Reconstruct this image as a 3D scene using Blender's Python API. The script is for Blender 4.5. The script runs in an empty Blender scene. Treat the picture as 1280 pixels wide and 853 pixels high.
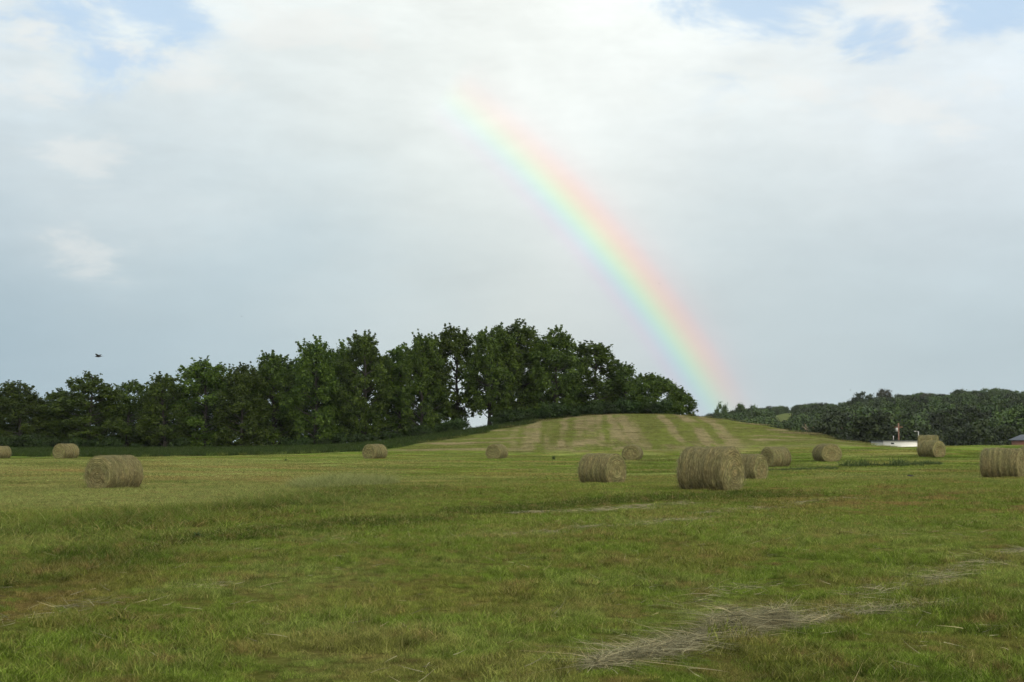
import bpy, math, random
import numpy as np

rng = np.random.default_rng(7)
random.seed(7)
C = bpy.context.scene.collection
R = math.radians

# ------------------------------------------------------------------ camera
FPX = 1700.0; HOR = 554.0; CAMZ = 1.6          # photograph measures: focal length in pixels, horizon row
PITCH = math.atan((HOR - 426.5) / FPX)
cd = bpy.data.cameras.new('camera'); cam = bpy.data.objects.new('camera', cd); C.objects.link(cam)
cam.location = (0, 0, CAMZ); cam.rotation_euler = (math.pi / 2 + PITCH, 0, 0)
cd.sensor_width = 36; cd.lens = FPX / 1280 * 36; cd.clip_start = 0.1; cd.clip_end = 20000
scene = bpy.context.scene; scene.camera = cam

# ------------------------------------------------------------------ view, sky, sun
scene.view_settings.view_transform = 'Standard'; scene.view_settings.look = 'None'
scene.view_settings.gamma = 1; scene.view_settings.use_curve_mapping = False
scene.view_settings.exposure = 0.0
cy = scene.cycles; cy.max_bounces = 5; cy.diffuse_bounces = 2; cy.glossy_bounces = 1; cy.transmission_bounces = 2; cy.volume_bounces = 0
cy.transparent_max_bounces = 6; cy.caustics_reflective = False; cy.caustics_refractive = False
HAZE = 0.00004; SUN_EL = 18.25; SUN_AZ = 151.75                 # opposite the rainbow's centre
def px_dir(x, y):
    dx = (x - 640) / FPX; dy = -(y - 426.5) / FPX
    c, s = math.cos(PITCH), math.sin(PITCH)
    v = np.array([dx, c - s * dy, s + c * dy]); return v / np.linalg.norm(v)

def srgb(r, g, b):
    def f(c):
        c /= 255.0
        return c / 12.92 if c <= 0.04045 else ((c + 0.055) / 1.055) ** 2.4
    return (f(r), f(g), f(b))

world = bpy.data.worlds.new('World'); scene.world = world; world.use_nodes = True
wt = world.node_tree; wn = wt.nodes; wl = wt.links; wn.clear()
WOUT = wn.new('ShaderNodeOutputWorld'); BG = wn.new('ShaderNodeBackground'); BG.inputs['Strength'].default_value = 0.1
wl.new(BG.outputs[0], WOUT.inputs[0])
NSK = wn.new('ShaderNodeTexSky'); NSK.sky_type = 'NISHITA'; NSK.sun_disc = False
NSK.sun_elevation = R(SUN_EL); NSK.sun_rotation = R(SUN_AZ)
TC = wn.new('ShaderNodeTexCoord')
GEN = TC.outputs['Generated']
def wmath(op, a, b=None, c=None, clamp=False):
    n = wn.new('ShaderNodeMath'); n.operation = op; n.use_clamp = clamp
    for i, v in enumerate((a, b, c)):
        if v is None: continue
        if isinstance(v, (int, float)): n.inputs[i].default_value = v
        else: wl.new(v, n.inputs[i])
    return n.outputs[0]
def wvec(op, a, b=None, scale=None):
    n = wn.new('ShaderNodeVectorMath'); n.operation = op
    for i, v in enumerate((a, b)):
        if v is None: continue
        if isinstance(v, (tuple, list, np.ndarray)): n.inputs[i].default_value = tuple(float(q) for q in v)
        else: wl.new(v, n.inputs[i])
    if scale is not None:
        if isinstance(scale, (int, float)): n.inputs['Scale'].default_value = scale
        else: wl.new(scale, n.inputs['Scale'])
    return n
def wnoise(vec, scale, detail, rough, off=(0, 0, 0), stretch=(1, 1, 1), dist=0.0):
    m = wn.new('ShaderNodeMapping'); m.inputs['Scale'].default_value = stretch; m.inputs['Location'].default_value = off
    wl.new(vec, m.inputs['Vector'])
    n = wn.new('ShaderNodeTexNoise'); n.inputs['Scale'].default_value = scale; n.inputs['Detail'].default_value = detail
    n.inputs['Roughness'].default_value = rough; n.inputs['Distortion'].default_value = dist
    wl.new(m.outputs[0], n.inputs['Vector']); return n
# warp the direction a little so that the cloud tones have uneven, cloudy borders
nw = wnoise(GEN, 3.2, 5, 0.55, stretch=(1, 1, 1.8))
w0 = wvec('SUBTRACT', nw.outputs['Color'], (0.5, 0.5, 0.5))
w1 = wvec('SCALE', w0.outputs[0], scale=0.22)
w2 = wvec('ADD', GEN, w1.outputs[0])
DIR = wvec('NORMALIZE', w2.outputs[0]).outputs[0]
# cloud tones by direction in the sky: (column, row, sRGB, spread in degrees)
TONES = [
    (0, 440, (158, 180, 195), 4.5), (110, 380, (166, 186, 199), 4.5), (330, 330, (188, 203, 211), 4.5), (330, 420, (174, 192, 203), 4),
    (520, 400, (190, 201, 207), 3.5), (640, 330, (214, 218, 216), 4), (730, 420, (212, 216, 216), 3), (470, 250, (208, 217, 219), 4.5),
    (90, 290, (196, 208, 216), 4), (60, 190, (205, 213, 221), 3), (160, 150, (222, 227, 229), 3.5), (90, 110, (226, 232, 235), 3),
    (300, 150, (217, 223, 226), 4), (300, 40, (238, 241, 241), 4), (430, 60, (244, 244, 241), 4), (560, 120, (230, 234, 234), 4),
    (700, 40, (254, 253, 248), 5), (820, 90, (252, 251, 246), 4.5), (640, 200, (216, 222, 222), 3.5), (800, 200, (216, 223, 226), 4),
    (960, 90, (232, 235, 238), 4), (1000, 220, (213, 221, 226), 4.5), (1180, 190, (219, 223, 228), 3.5), (1230, 260, (203, 213, 221), 3.5),
    (900, 330, (199, 208, 213), 4), (1060, 330, (194, 207, 214), 4.5), (1250, 350, (188, 202, 210), 4), (1000, 440, (192, 204, 210), 4),
    (1200, 440, (184, 199, 208), 4), (860, 470, (190, 202, 209), 3), (1270, 120, (220, 227, 235), 3.5), (1120, 60, (222, 228, 236), 3),
    (200, 480, (172, 190, 202), 4), (600, 500, (196, 206, 210), 4), (640, -250, (235, 237, 236), 9), (100, -250, (215, 223, 232), 9), (1200, -250, (215, 223, 232), 9)]
SUNWARD = (math.sin(R(SUN_AZ)) * math.cos(R(30)), math.cos(R(SUN_AZ)) * math.cos(R(30)), math.sin(R(30)))
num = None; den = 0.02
basecol = wvec('SCALE', (0.95, 0.97, 0.98), scale=0.02).outputs[0]  # fallback tone for the unseen sky, raised to brighten the ground
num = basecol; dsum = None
for (x, y, c, sp) in TONES:
    d = px_dir(x, y)
    dot = wn.new('ShaderNodeVectorMath'); dot.operation = 'DOT_PRODUCT'; wl.new(DIR, dot.inputs[0]); dot.inputs[1].default_value = tuple(d)
    k = 2.0 / R(sp) ** 2 * 0.5
    e = wmath('EXPONENT', wmath('MULTIPLY', wmath('SUBTRACT', dot.outputs['Value'], 1.0), k))
    num = wvec('ADD', num, wvec('SCALE', srgb(*c), scale=e).outputs[0]).outputs[0]
    dsum = wmath('ADD', e, dsum if dsum is not None else 0.02)
for dirn, colr, k in ((SUNWARD, (2.2, 2.05, 1.85), 5.0), ((0, 0, 1), (1.0, 1.03, 1.07), 6.0)):   # out-of-view bright sky round the sun and overhead, added to light the ground
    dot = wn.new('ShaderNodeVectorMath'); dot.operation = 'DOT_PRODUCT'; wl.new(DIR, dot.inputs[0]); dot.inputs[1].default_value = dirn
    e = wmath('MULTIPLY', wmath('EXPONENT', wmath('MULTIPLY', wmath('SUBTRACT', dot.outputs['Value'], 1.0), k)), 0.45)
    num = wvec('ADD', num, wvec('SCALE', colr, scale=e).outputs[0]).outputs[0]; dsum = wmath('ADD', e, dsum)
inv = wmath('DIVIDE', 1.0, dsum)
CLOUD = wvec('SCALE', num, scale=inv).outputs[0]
# heaped, wispy structure of the cloud
sepd = wn.new('ShaderNodeSeparateXYZ'); wl.new(GEN, sepd.inputs[0])
hi = wn.new('ShaderNodeMapRange'); hi.inputs['From Min'].default_value = 0.06; hi.inputs['From Max'].default_value = 0.30
wl.new(sepd.outputs['Z'], hi.inputs['Value'])
n3 = wnoise(GEN, 3.6, 6, 0.6, off=(6.1, 0.9, 2.7), stretch=(1, 1, 4.5), dist=0.5)
n1 = wnoise(GEN, 5.5, 9, 0.55, off=(3.1, 0.4, 1.7), stretch=(1, 1, 2.2), dist=0.35)
n2 = wnoise(GEN, 15.0, 10, 0.62, off=(1.0, 2.4, 0.7), stretch=(1, 1, 2.6), dist=0.2)
a1 = wmath('SUBTRACT', n1.outputs['Fac'], 0.5)
a2 = wmath('SUBTRACT', n2.outputs['Fac'], 0.5)
amp = wmath('ADD', 0.10, wmath('MULTIPLY', hi.outputs[0], 0.30))
amp2 = wmath('ADD', 0.03, wmath('MULTIPLY', hi.outputs[0], 0.26))
mod = wmath('ADD', wmath('ADD', 1.0, wmath('MULTIPLY', hi.outputs[0], 0.14)), wmath('ADD', wmath('MULTIPLY', wmath('SUBTRACT', n3.outputs['Fac'], 0.5), 0.16), wmath('ADD', wmath('MULTIPLY', a1, amp), wmath('MULTIPLY', a2, amp2))))
CLOUD = wvec('SCALE', CLOUD, scale=mod).outputs[0]
CLOUD = wvec('MULTIPLY', CLOUD, (0.985, 1.012, 0.992)).outputs[0]
# rounded bright heads: a few cumulus edges
NG = wnoise(GEN, 11.0, 8, 0.6, off=(0.2, 0.1, 0.9), stretch=(1, 1, 2.2), dist=0.3); NP = wnoise(GEN, 14.0, 8, 0.6, off=(9.4, 2.1, 0.2), stretch=(1, 1, 2.4), dist=0.3)
def head(x, y, sp, flat, n):
    global CLOUD
    d = px_dir(x, y)
    df = wvec('MULTIPLY', wvec('SUBTRACT', GEN, tuple(d)).outputs[0], (1, 1, flat)).outputs[0]
    dd = wn.new('ShaderNodeVectorMath'); dd.operation = 'DOT_PRODUCT'; wl.new(df, dd.inputs[0]); wl.new(df, dd.inputs[1])
    e = wmath('EXPONENT', wmath('MULTIPLY', dd.outputs['Value'], -0.5 / R(sp) ** 2))
    v = wmath('ADD', e, wmath('MULTIPLY', wmath('SUBTRACT', n.outputs['Fac'], 0.5), 3.4))
    mr = wn.new('ShaderNodeMapRange'); mr.interpolation_type = 'SMOOTHERSTEP'
    mr.inputs['From Min'].default_value = 0.25; mr.inputs['From Max'].default_value = 1.15; wl.new(v, mr.inputs['Value'])
    return wmath('MULTIPLY', mr.outputs[0], wmath('MINIMUM', wmath('MULTIPLY', e, 2.5), 1.0))
# gaps of blue between the clouds
GAPS = [(70, 22, 2.2, (0.2, 0.1, 0.9)), (130, 62, 1.5, (2.2, 0.6, 0.1)), (965, -5, 3.0, (4.0, 1.0, 0.3)), (1255, 2, 2.6, (5.0, 0.0, 1.3)), (1085, 48, 1.5, (1.6, 3.0, 0.3)), (190, 10, 1.6, (1.6, 3.0, 2.3))]
gap = None
for g in GAPS:
    h = head(g[0], g[1], g[2], 1.5, NG); gap = h if gap is None else wmath('MAXIMUM', gap, h)
# warmer bright puffs
PUFF = [(145, 62, 1.0, (9.0, 0.1, 0.9)), (120, 190, 1.6, (9.4, 0.1, 0.2)), (30, 42, 1.0, (7.4, 0.1, 0.2)), (60, 120, 1.6, (7.4, 1.1, 0.2)), (105, 320, 1.5, (3.4, 5.1, 0.2)), (250, 95, 1.6, (3.9, 6.1, 0.2)),
        (1130, 40, 1.5, (2.9, 8.1, 0.2)), (1170, 135, 2.0, (2.2, 8.8, 1.2)), (990, 110, 1.6, (2.9, 8.1, 3.2)), (380, 30, 2.2, (6.9, 8.1, 0.2))]
puff = None
for g in PUFF:
    h = head(g[0], g[1], g[2], 2.0, NP); puff = h if puff is None else wmath('MAXIMUM', puff, h)
mixp = wn.new('ShaderNodeMix'); mixp.data_type = 'RGBA'; wl.new(wmath('MULTIPLY', puff, 0.38), mixp.inputs['Factor'])
wl.new(CLOUD, mixp.inputs[6]); mixp.inputs[7].default_value = (*srgb(245, 244, 239), 1)
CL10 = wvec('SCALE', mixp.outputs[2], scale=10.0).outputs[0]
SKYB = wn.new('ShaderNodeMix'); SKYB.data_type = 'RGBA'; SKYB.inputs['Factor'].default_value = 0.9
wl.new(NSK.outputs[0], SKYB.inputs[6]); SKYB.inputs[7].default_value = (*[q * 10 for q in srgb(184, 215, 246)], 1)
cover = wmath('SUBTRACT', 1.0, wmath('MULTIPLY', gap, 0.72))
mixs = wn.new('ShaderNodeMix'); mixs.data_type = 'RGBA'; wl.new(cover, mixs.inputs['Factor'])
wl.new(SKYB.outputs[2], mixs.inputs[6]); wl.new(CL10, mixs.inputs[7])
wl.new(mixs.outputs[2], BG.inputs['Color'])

sd = bpy.data.lights.new('sun', 'SUN'); sun = bpy.data.objects.new('sun', sd); C.objects.link(sun)
sd.energy = 1.6; sd.angle = R(12); sd.color = (1.0, 0.93, 0.82)
sun.rotation_euler = (R(90 - SUN_EL), 0, R(180 - SUN_AZ))
sun.location = (30, -60, 30)

# ------------------------------------------------------------------ helpers
def tag(o, label=None, cat=None, group=None, kind=None):
    if label: o['label'] = label
    if cat: o['category'] = cat
    if group: o['group'] = group
    if kind: o['kind'] = kind
    return o
def empty(name, loc=(0, 0, 0), rz=0.0):
    o = bpy.data.objects.new(name, None); C.objects.link(o); o.location = loc; o.rotation_euler = (0, 0, rz)
    o.empty_display_size = 0.3; return o
def mesh_obj(name, verts, faces, mat=None, parent=None, smooth=False, link=True, cols=None):
    """verts (n,3); faces: (m,k) array, or a list of such arrays"""
    me = bpy.data.meshes.new(name)
    verts = np.asarray(verts, dtype=np.float32)
    fl = faces if isinstance(faces, list) else [faces]
    fl = [np.asarray(f, dtype=np.int32) for f in fl if len(f)]
    me.vertices.add(len(verts)); me.vertices.foreach_set('co', verts.ravel())
    li = np.concatenate([f.ravel() for f in fl]); tot = np.concatenate([np.full(len(f), f.shape[1], dtype=np.int32) for f in fl])
    st = np.concatenate([[0], np.cumsum(tot)[:-1]]).astype(np.int32)
    me.loops.add(len(li)); me.loops.foreach_set('vertex_index', li)
    me.polygons.add(len(tot)); me.polygons.foreach_set('loop_start', st); me.polygons.foreach_set('loop_total', tot)
    if smooth: me.polygons.foreach_set('use_smooth', np.ones(len(tot), dtype=bool))
    if cols is not None:
        for nm, arr in cols.items():
            arr = np.asarray(arr, dtype=np.float32)
            if arr.ndim == 1:
                a = me.attributes.new(nm, 'FLOAT', 'POINT'); a.data.foreach_set('value', arr)
            else:
                a = me.attributes.new(nm, 'FLOAT_COLOR', 'POINT')
                a.data.foreach_set('color', np.concatenate([arr, np.ones((len(arr), 1), np.float32)], 1).ravel())
    me.update(calc_edges=True); me.validate()
    if mat: me.materials.append(mat)
    o = bpy.data.objects.new(name, me)
    if link: C.objects.link(o)
    if parent: o.parent = parent
    return o
def copy_tree(o, parent=None):
    c = o.copy(); C.objects.link(c); c.parent = parent
    for ch in o.children: copy_tree(ch, c)
    return c
class MB:
    def __init__(s): s.v = []; s.q = []; s.t = []; s.n = 0
    def add(s, v, q=(), t=()):
        v = np.asarray(v, float).reshape(-1, 3)
        if len(q): s.q.append(np.asarray(q, int).reshape(-1, 4) + s.n)
        if len(t): s.t.append(np.asarray(t, int).reshape(-1, 3) + s.n)
        s.v.append(v); s.n += len(v); return s
    def box(s, x0, x1, y0, y1, z0, z1):
        v = [(x0, y0, z0), (x1, y0, z0), (x1, y1, z0), (x0, y1, z0), (x0, y0, z1), (x1, y0, z1), (x1, y1, z1), (x0, y1, z1)]
        return s.add(v, [(0, 3, 2, 1), (4, 5, 6, 7), (0, 1, 5, 4), (1, 2, 6, 5), (2, 3, 7, 6), (3, 0, 4, 7)])
    def tube(s, pts, rad, seg=7, cap=True):
        pts = np.asarray(pts, float); n = len(pts); rad = np.broadcast_to(rad, n)
        tg = np.gradient(pts, axis=0); tg /= np.linalg.norm(tg, axis=1)[:, None] + 1e-9
        a = np.linspace(0, 2 * math.pi, seg, endpoint=False); V = []
        for p, t, r in zip(pts, tg, rad):
            ref = np.array([1, 0, 0]) if abs(t[0]) < 0.8 else np.array([0, 1, 0])
            u = np.cross(t, ref); u /= np.linalg.norm(u); w = np.cross(t, u)
            V.append(p + r * (np.cos(a)[:, None] * u + np.sin(a)[:, None] * w))
        V = np.concatenate(V); q = []
        for i in range(n - 1):
            for j in range(seg):
                k = (j + 1) % seg; q.append((i * seg + j, i * seg + k, (i + 1) * seg + k, (i + 1) * seg + j))
        t = []
        if cap:
            V = np.concatenate([V, pts[:1], pts[-1:]]); c0 = n * seg
            for j in range(seg):
                k = (j + 1) % seg; t.append((c0, k, j)); t.append((c0 + 1, (n - 1) * seg + j, (n - 1) * seg + k))
        return s.add(V, q, t)
    def build(s, name, mat, parent=None, **k):
        f = []
        if s.q: f.append(np.concatenate(s.q))
        if s.t: f.append(np.concatenate(s.t))
        return mesh_obj(name, np.concatenate(s.v), f, mat, parent, **k)

# value noise in numpy
_T = np.random.default_rng(3).random((256, 256))
def vnoise(x, y):
    xi = np.floor(x).astype(int); yi = np.floor(y).astype(int); fx = x - xi; fy = y - yi
    fx = fx * fx * (3 - 2 * fx); fy = fy * fy * (3 - 2 * fy)
    g = lambda a, b: _T[a % 256, b % 256]
    return (g(xi, yi) * (1 - fx) + g(xi + 1, yi) * fx) * (1 - fy) + (g(xi, yi + 1) * (1 - fx) + g(xi + 1, yi + 1) * fx) * fy
def fbm(x, y, o=4, r=0.5):
    s = 0; a = 1; t = 0
    for i in range(o):
        s = s + a * vnoise(x * 2 ** i + 17.3 * i, y * 2 ** i + 5.1 * i); t += a; a *= r
    return s / t
def sstep(a, b, x):
    t = np.clip((x - a) / (b - a), 0, 1); return t * t * (3 - 2 * t)
def mixc(a, b, t): return a * (1 - t[:, None]) + np.asarray(b) * t[:, None]

# ------------------------------------------------------------------ terrain shape
def at(x, y, Y):
    d = px_dir(x, y); return np.array([d[0] / d[1] * Y, Y, CAMZ + d[2] / d[1] * Y])
BH = 1.42                                        # height of a bale as it sits
# x0, x1, top, bottom, near end faces ('L'/'R'), angle of its axis from the line of sight
BALES = [
    (104, 175, 568, 611, 'L', 46), (65, 97, 554.5, 573.5, 'L', 46), (-19, 13.5, 558, 574, 'L', 60), (452.5, 484, 555, 573.5, 'L', 38),
    (607, 635, 555, 573.5, 'L', 24), (723, 783, 566, 605.5, 'R', 51), (778, 804, 555.5, 575, 'L', 9), (849, 932, 557, 613, 'R', 60),
    (912, 960, 567, 600, 'R', 58), (951, 990, 559, 584, 'L', 44), (1016.5, 1053, 554.5, 577, 'R', 22), (1148, 1183, 550.5, 571.5, 'R', 48),
    (1150, 1174, 543.5, 563, 'R', 82), (1233, 1280, 559, 597.5, 'R', 76), (1278, 1304, 557, 575, 'R', 60)]
ctrl = []
for b in BALES:
    Y = BH * FPX / (b[3] - b[2]); ctrl.append(at((b[0] + b[1]) / 2, b[3], Y))
for x in (-6, 0, 6):
    for y in (0, 6, 12): ctrl.append((x, y, 0.0))
for p in [(100, 700, 19), (640, 700, 18.5), (1200, 700, 18), (250, 655, 32), (640, 650, 30), (1100, 640, 32), (0, 650, 32), (-40, 571.5, 165), (100, 571.5, 162), (200, 571, 160),
          (300, 570, 158), (400, 568, 155), (480, 567, 150), (600, 569, 148), (700, 569, 148), (800, 569, 148), (900, 568, 148), (1000, 562, 148), (1060, 558.5, 148),
          (1120, 558, 148), (1220, 557, 150), (1330, 556.5, 150), (1400, 556.5, 150), (-150, 571, 160)]:
    ctrl.append(at(*p))
for p in [(-60, 0, 0), (60, 0, 0), (0, -60, 0), (-60, 60, -.2), (60, 60, 0), (-40, 20, 0), (40, 20, 0), (-90, 120, 0), (90, 120, .5)]: ctrl.append(p)
ctrl = np.array(ctrl, float)
_c = ctrl[:, :2] / 50.0
_d = np.linalg.norm(_c[:, None] - _c[None], axis=2)
_K = np.where(_d > 0, _d ** 2 * np.log(_d + 1e-9), 0) + np.eye(len(_c)) * 0.004
_P = np.concatenate([np.ones((len(_c), 1)), _c], 1)
_A = np.block([[_K, _P], [_P.T, np.zeros((3, 3))]])
_w = np.linalg.solve(_A, np.concatenate([ctrl[:, 2], np.zeros(3)]))
def base_h(X, Y):
    X = np.asarray(X, float); Y = np.asarray(Y, float); sh = X.shape
    q = np.stack([X.ravel(), Y.ravel()], 1) / 50.0; out = np.empty(len(q))
    for i in range(0, len(q), 40000):
        qq = q[i:i + 40000]; d2 = ((qq[:, None] - _c[None]) ** 2).sum(2)
        out[i:i + 40000] = (0.5 * d2 * np.log(d2 + 1e-12)) @ _w[:-3] + _w[-3] + qq @ _w[-2:]
    return np.clip(out, -1.2, 2.5).reshape(sh)
YC = 176.0
_cx = np.array([-400, 0, 200, 300, 400, 450, 500, 560, 600, 640, 700, 740, 780, 820, 850, 900, 950, 1000, 1030, 1060, 1100, 1200, 1500.])
_cy = np.array([563, 563, 563, 562.5, 560, 557, 551.5, 543, 537, 531.5, 523.5, 519.5, 518, 518, 519, 524, 532, 543, 549.5, 555.3, 560.4, 557.3, 557])
def crest(col): return CAMZ + (HOR - np.interp(col, _cx, _cy)) / FPX * YC
_rx = np.array([-2000, 500, 700, 800, 870, 920, 960, 1040, 1075, 1110, 1180, 1235, 1290, 1400, 1700, 2500.])
_ry = np.array([551, 550, 545, 530, 520, 514, 511, 504, 499, 494, 492, 487, 491, 500, 510, 520.])
def ridge(col): return CAMZ + (HOR - np.interp(col, _rx, _ry)) / FPX * 850 - 8.5
def height(X, Y):
    X = np.asarray(X, float); Y = np.asarray(Y, float)
    r = np.hypot(X, Y)
    Ys = np.maximum(Y, 1.0); col = np.where(Y > 20, np.clip(X / Ys * FPX + 640, -2500, 3500), 640)
    colc = np.clip(X / YC * FPX + 640, -2500, 3500)       # column of the ridge this point belongs to
    fr = sstep(260, 140, r)
    xb = np.clip(X, -100, 100); yb = np.clip(Y, -60, 160)
    hb = base_h(xb, yb)
    lump = (fbm(X / 3.5, Y / 3.5, 3) - 0.5) * 0.14 * sstep(4, 14, r) + (fbm(X / 0.7, Y / 0.7, 2) - 0.5) * 0.03
    hb = np.where(Y > 100, np.minimum(hb, CAMZ - ((556.8 + 3.8 * np.exp(-((np.where(Y > 20, X / Ys * FPX + 640, 0) - 1125) / 60) ** 2)) - HOR) / FPX * Y), hb)
    zc = crest(colc)
    hb = hb + (zc - hb) * sstep(146, YC, Y)
    left = sstep(900, 600, col)
    # behind the crest
    valley = np.where(True, -6.5 * (1 - left) + 0.9 * left, 0)
    back0 = 178 + 22 * sstep(700, 500, col)
    h = hb + (valley - hb) * sstep(back0, back0 + 90, Y)
    rz = ridge(col) * (1 - left) + 0.9 * left
    h = h + (rz - valley) * sstep(330, 850, Y) * np.where(Y > 200, 1, 0)
    h = h + 4.0 * np.exp(-((col - 982) / 26) ** 2) * sstep(560, 720, Y) * sstep(860, 800, Y)
    h = h - np.where(Y > 850, (h - 1.0) * sstep(880, 1700, Y), 0)
    h = np.where(Y < -60, h * sstep(-200, -60, Y), h)
    return h + lump * sstep(230, 120, r)
def gz(x, y): return float(height(np.array([x]), np.array([y]))[0])
def hit(px, py, y0=6, y1=320):
    """where the photograph's ray meets the ground"""
    d = px_dir(px, py); Y = np.geomspace(y0, y1, 1500); X = d[0] / d[1] * Y; Z = CAMZ + d[2] / d[1] * Y
    H = height(X, Y); i = np.where(Z <= H)[0]
    i = i[0] if len(i) else len(Y) - 1
    return float(X[i]), float(Y[i])
def rowcol(X, Y, Z=None):
    """picture column and row of a ground point (only used to lay out the field)"""
    Z = height(X, Y) if Z is None else Z
    Y = np.maximum(Y, 0.5); return X / Y * FPX + 640, HOR - (Z - CAMZ) / Y * FPX

# edge of the mown field towards the trees
_edge = [hit(x, y) for x, y in [(-300, 571.5), (-100, 571.5), (0, 571), (200, 571), (300, 569.5), (400, 567), (450, 565), (500, 560), (530, 554), (560, 549), (600, 542), (640, 533.5), (668, 529)]]
_edge = np.array(sorted(_edge))
EX = np.concatenate([_edge[:, 0], [_edge[-1, 0] + 3, 400]]); EY = np.concatenate([_edge[:, 1], [YC + 4, 240]])
def long_zone(X, Y):
    e = np.interp(X, EX, EY) + (fbm(X / 2.0, Y * 0, 2) - 0.5) * 3
    return sstep(e - 1.0, e + 0.8, Y)

def polyline(pts): return np.array([hit(*p) for p in pts])
def dist_poly(X, Y, P):
    best = np.full(X.shape, 1e9)
    for a, b in zip(P[:-1], P[1:]):
        ab = b - a; t = np.clip(((X - a[0]) * ab[0] + (Y - a[1]) * ab[1]) / (ab @ ab), 0, 1)
        best = np.minimum(best, np.hypot(X - a[0] - t * ab[0], Y - a[1] - t * ab[1]))
    return best
SW1 = polyline([(-60, 735), (60, 708), (200, 682), (380, 662), (560, 645), (760, 628), (960, 618)])
SW2 = polyline([(60, 672), (170, 655), (250, 648), (340, 640), (430, 622), (480, 612)])
WEED = polyline([(930, 589), (1000, 587), (1080, 583), (1165, 581)])

def field_colour(X, Y):
    """base colour (linear) of the sward and its thatch"""
    col, row = rowcol(X, Y)
    n = len(X); r = np.hypot(X, Y)
    big = fbm(X / 9 + 3, Y / 14 + 8, 3); mid = fbm(X / 1.6, Y / 2.6, 4, 0.6); fine = fbm(X / 0.28 + 4, Y / 0.35, 3, 0.6)
    sw = fbm((X * 0.96 - Y * 0.28) / 14, (X * 0.28 + Y * 0.96) / 1.7, 3, 0.55)    # swaths of the mower
    green = np.array([0.120, 0.176, 0.023]); lush = np.array([0.066, 0.110, 0.013]); pale = np.array([0.205, 0.236, 0.074])
    brown = np.array([0.190, 0.128, 0.046]); straw = np.array([0.30, 0.26, 0.14])
    c = np.tile(green, (n, 1))
    c = mixc(c, lush, sstep(0.50, 0.72, mid) * 0.55)
    c = mixc(c, pale, sstep(0.5, 0.75, 1 - mid) * 0.35)
    dry = sstep(0.50, 0.66, fbm(X / 0.9 + 9, Y / 1.2 + 2, 4, 0.62)) * (0.35 + 0.9 * sstep(0.4, 0.62, big))
    c = mixc(c, brown, np.clip(dry * 0.9 * sstep(90, 25, r), 0, 0.85))
    # pale swept field on the left beyond the swale
    pl = sstep(620, 260, col) * sstep(645, 628, row) * sstep(572, 576, row)
    c = mixc(c, pale, pl * 0.75)
    c = mixc(c, brown * 1.25, sstep(700, 420, col) * sstep(0.5, 0.62, sw) * sstep(610, 600, row) * sstep(577, 583, row) * 0.6)
    far = sstep(45, 75, r)
    c = mixc(c, pale * 0.95, far * sstep(0.46, 0.64, sw) * 0.3)
    c = mixc(c, brown * 1.1, far * sstep(0.56, 0.72, fbm(X / 10, Y / 2.2 + 30, 3)) * 0.4)
    c = mixc(c, lush, far * sstep(0.56, 0.7, fbm(X / 7 + 40, Y / 2.8, 3)) * 0.5)
    s1 = fbm(X / 9 + Y * 0.02, Y / 3.6 + 77, 3, 0.55); s2 = fbm(X / 5 + 12, Y / 2.4 + 7, 2, 0.5)
    c = mixc(c, lush * 0.85, far * sstep(0.54, 0.66, s1) * 0.6)
    c = mixc(c, brown * 1.15, far * sstep(0.55, 0.68, 1 - s1) * 0.55 * sstep(0.4, 0.6, s2))
    c = mixc(c, pale * 1.05, far * sstep(0.56, 0.66, s2) * 0.5)
    # dark lush swaths in the foreground
    d1 = dist_poly(X, Y, SW1); d2 = dist_poly(X, Y, SW2)
    c = mixc(c, lush * 0.72, np.clip(np.exp(-(d1 / (0.45 + 0.030 * r)) ** 2) * (0.5 + 0.9 * sstep(0.4, 0.55, mid)), 0, 0.95))
    c = mixc(c, lush * 0.8, np.exp(-(d2 / (0.6 + 0.04 * r)) ** 2) * 0.8)
    c = mixc(c, lush * 0.8, np.exp(-(dist_poly(X, Y, WEED) / 0.9) ** 2) * 0.45)
    # the mound: raked strips up its face, contour strips on its flanks
    zc = crest(X / YC * FPX + 640); up = sstep(146, 156, Y) * sstep(1.2, 2.6, zc)
    face = sstep(-3, 4, X) * sstep(31, 23, X)
    lean = X + (Y - 160) * 0.05 * np.sign(X - 12) + (fbm(X / 3, Y / 5, 3) - 0.5) * 1.0
    st = vnoise(lean / 0.95 + 50, X * 0) * 0.65 + vnoise(lean / 0.45 + 10, X * 0) * 0.35
    hgt = height(X, Y)
    fl = vnoise(X * 0 + 3, (hgt + Y * 0.10 + (fbm(X / 6, Y / 6, 3) - 0.5) * 0.9) / 0.34) * 0.7 + vnoise(X * 0.15, hgt / 0.15) * 0.3
    stripe = st * face + fl * (1 - face)
    spots = fbm(X / 1.5, Y / 3 + 90, 4, 0.6)
    tan = np.array([0.182, 0.150, 0.082]); ol = np.array([0.098, 0.106, 0.030])
    m = mixc(np.tile(ol, (n, 1)), tan, sstep(0.46, 0.62, stripe * 0.9 + (spots - 0.5) * 0.3 + 0.04))
    tanw = (0.30 + 0.55 * face * sstep(0.3, 0.5, spots)) + 0.6 * sstep(0.45, 0.62, fl) * (1 - face)
    m = mixc(mixc(np.tile(ol, (n, 1)), green, np.full(n, 0.25)), m * 1.0, np.clip(tanw, 0, 1))
    c = mixc(c, m, up)
    band = np.exp(-((Y - 153) / 2.5) ** 2) * face
    c = mixc(c, tan * 0.95, band * 0.6 * (spots > 0.4))
    # long unmown grass towards the trees
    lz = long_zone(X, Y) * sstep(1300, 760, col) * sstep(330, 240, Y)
    c = mixc(c, np.array([0.022, 0.042, 0.010]), lz * 0.95)
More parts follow.
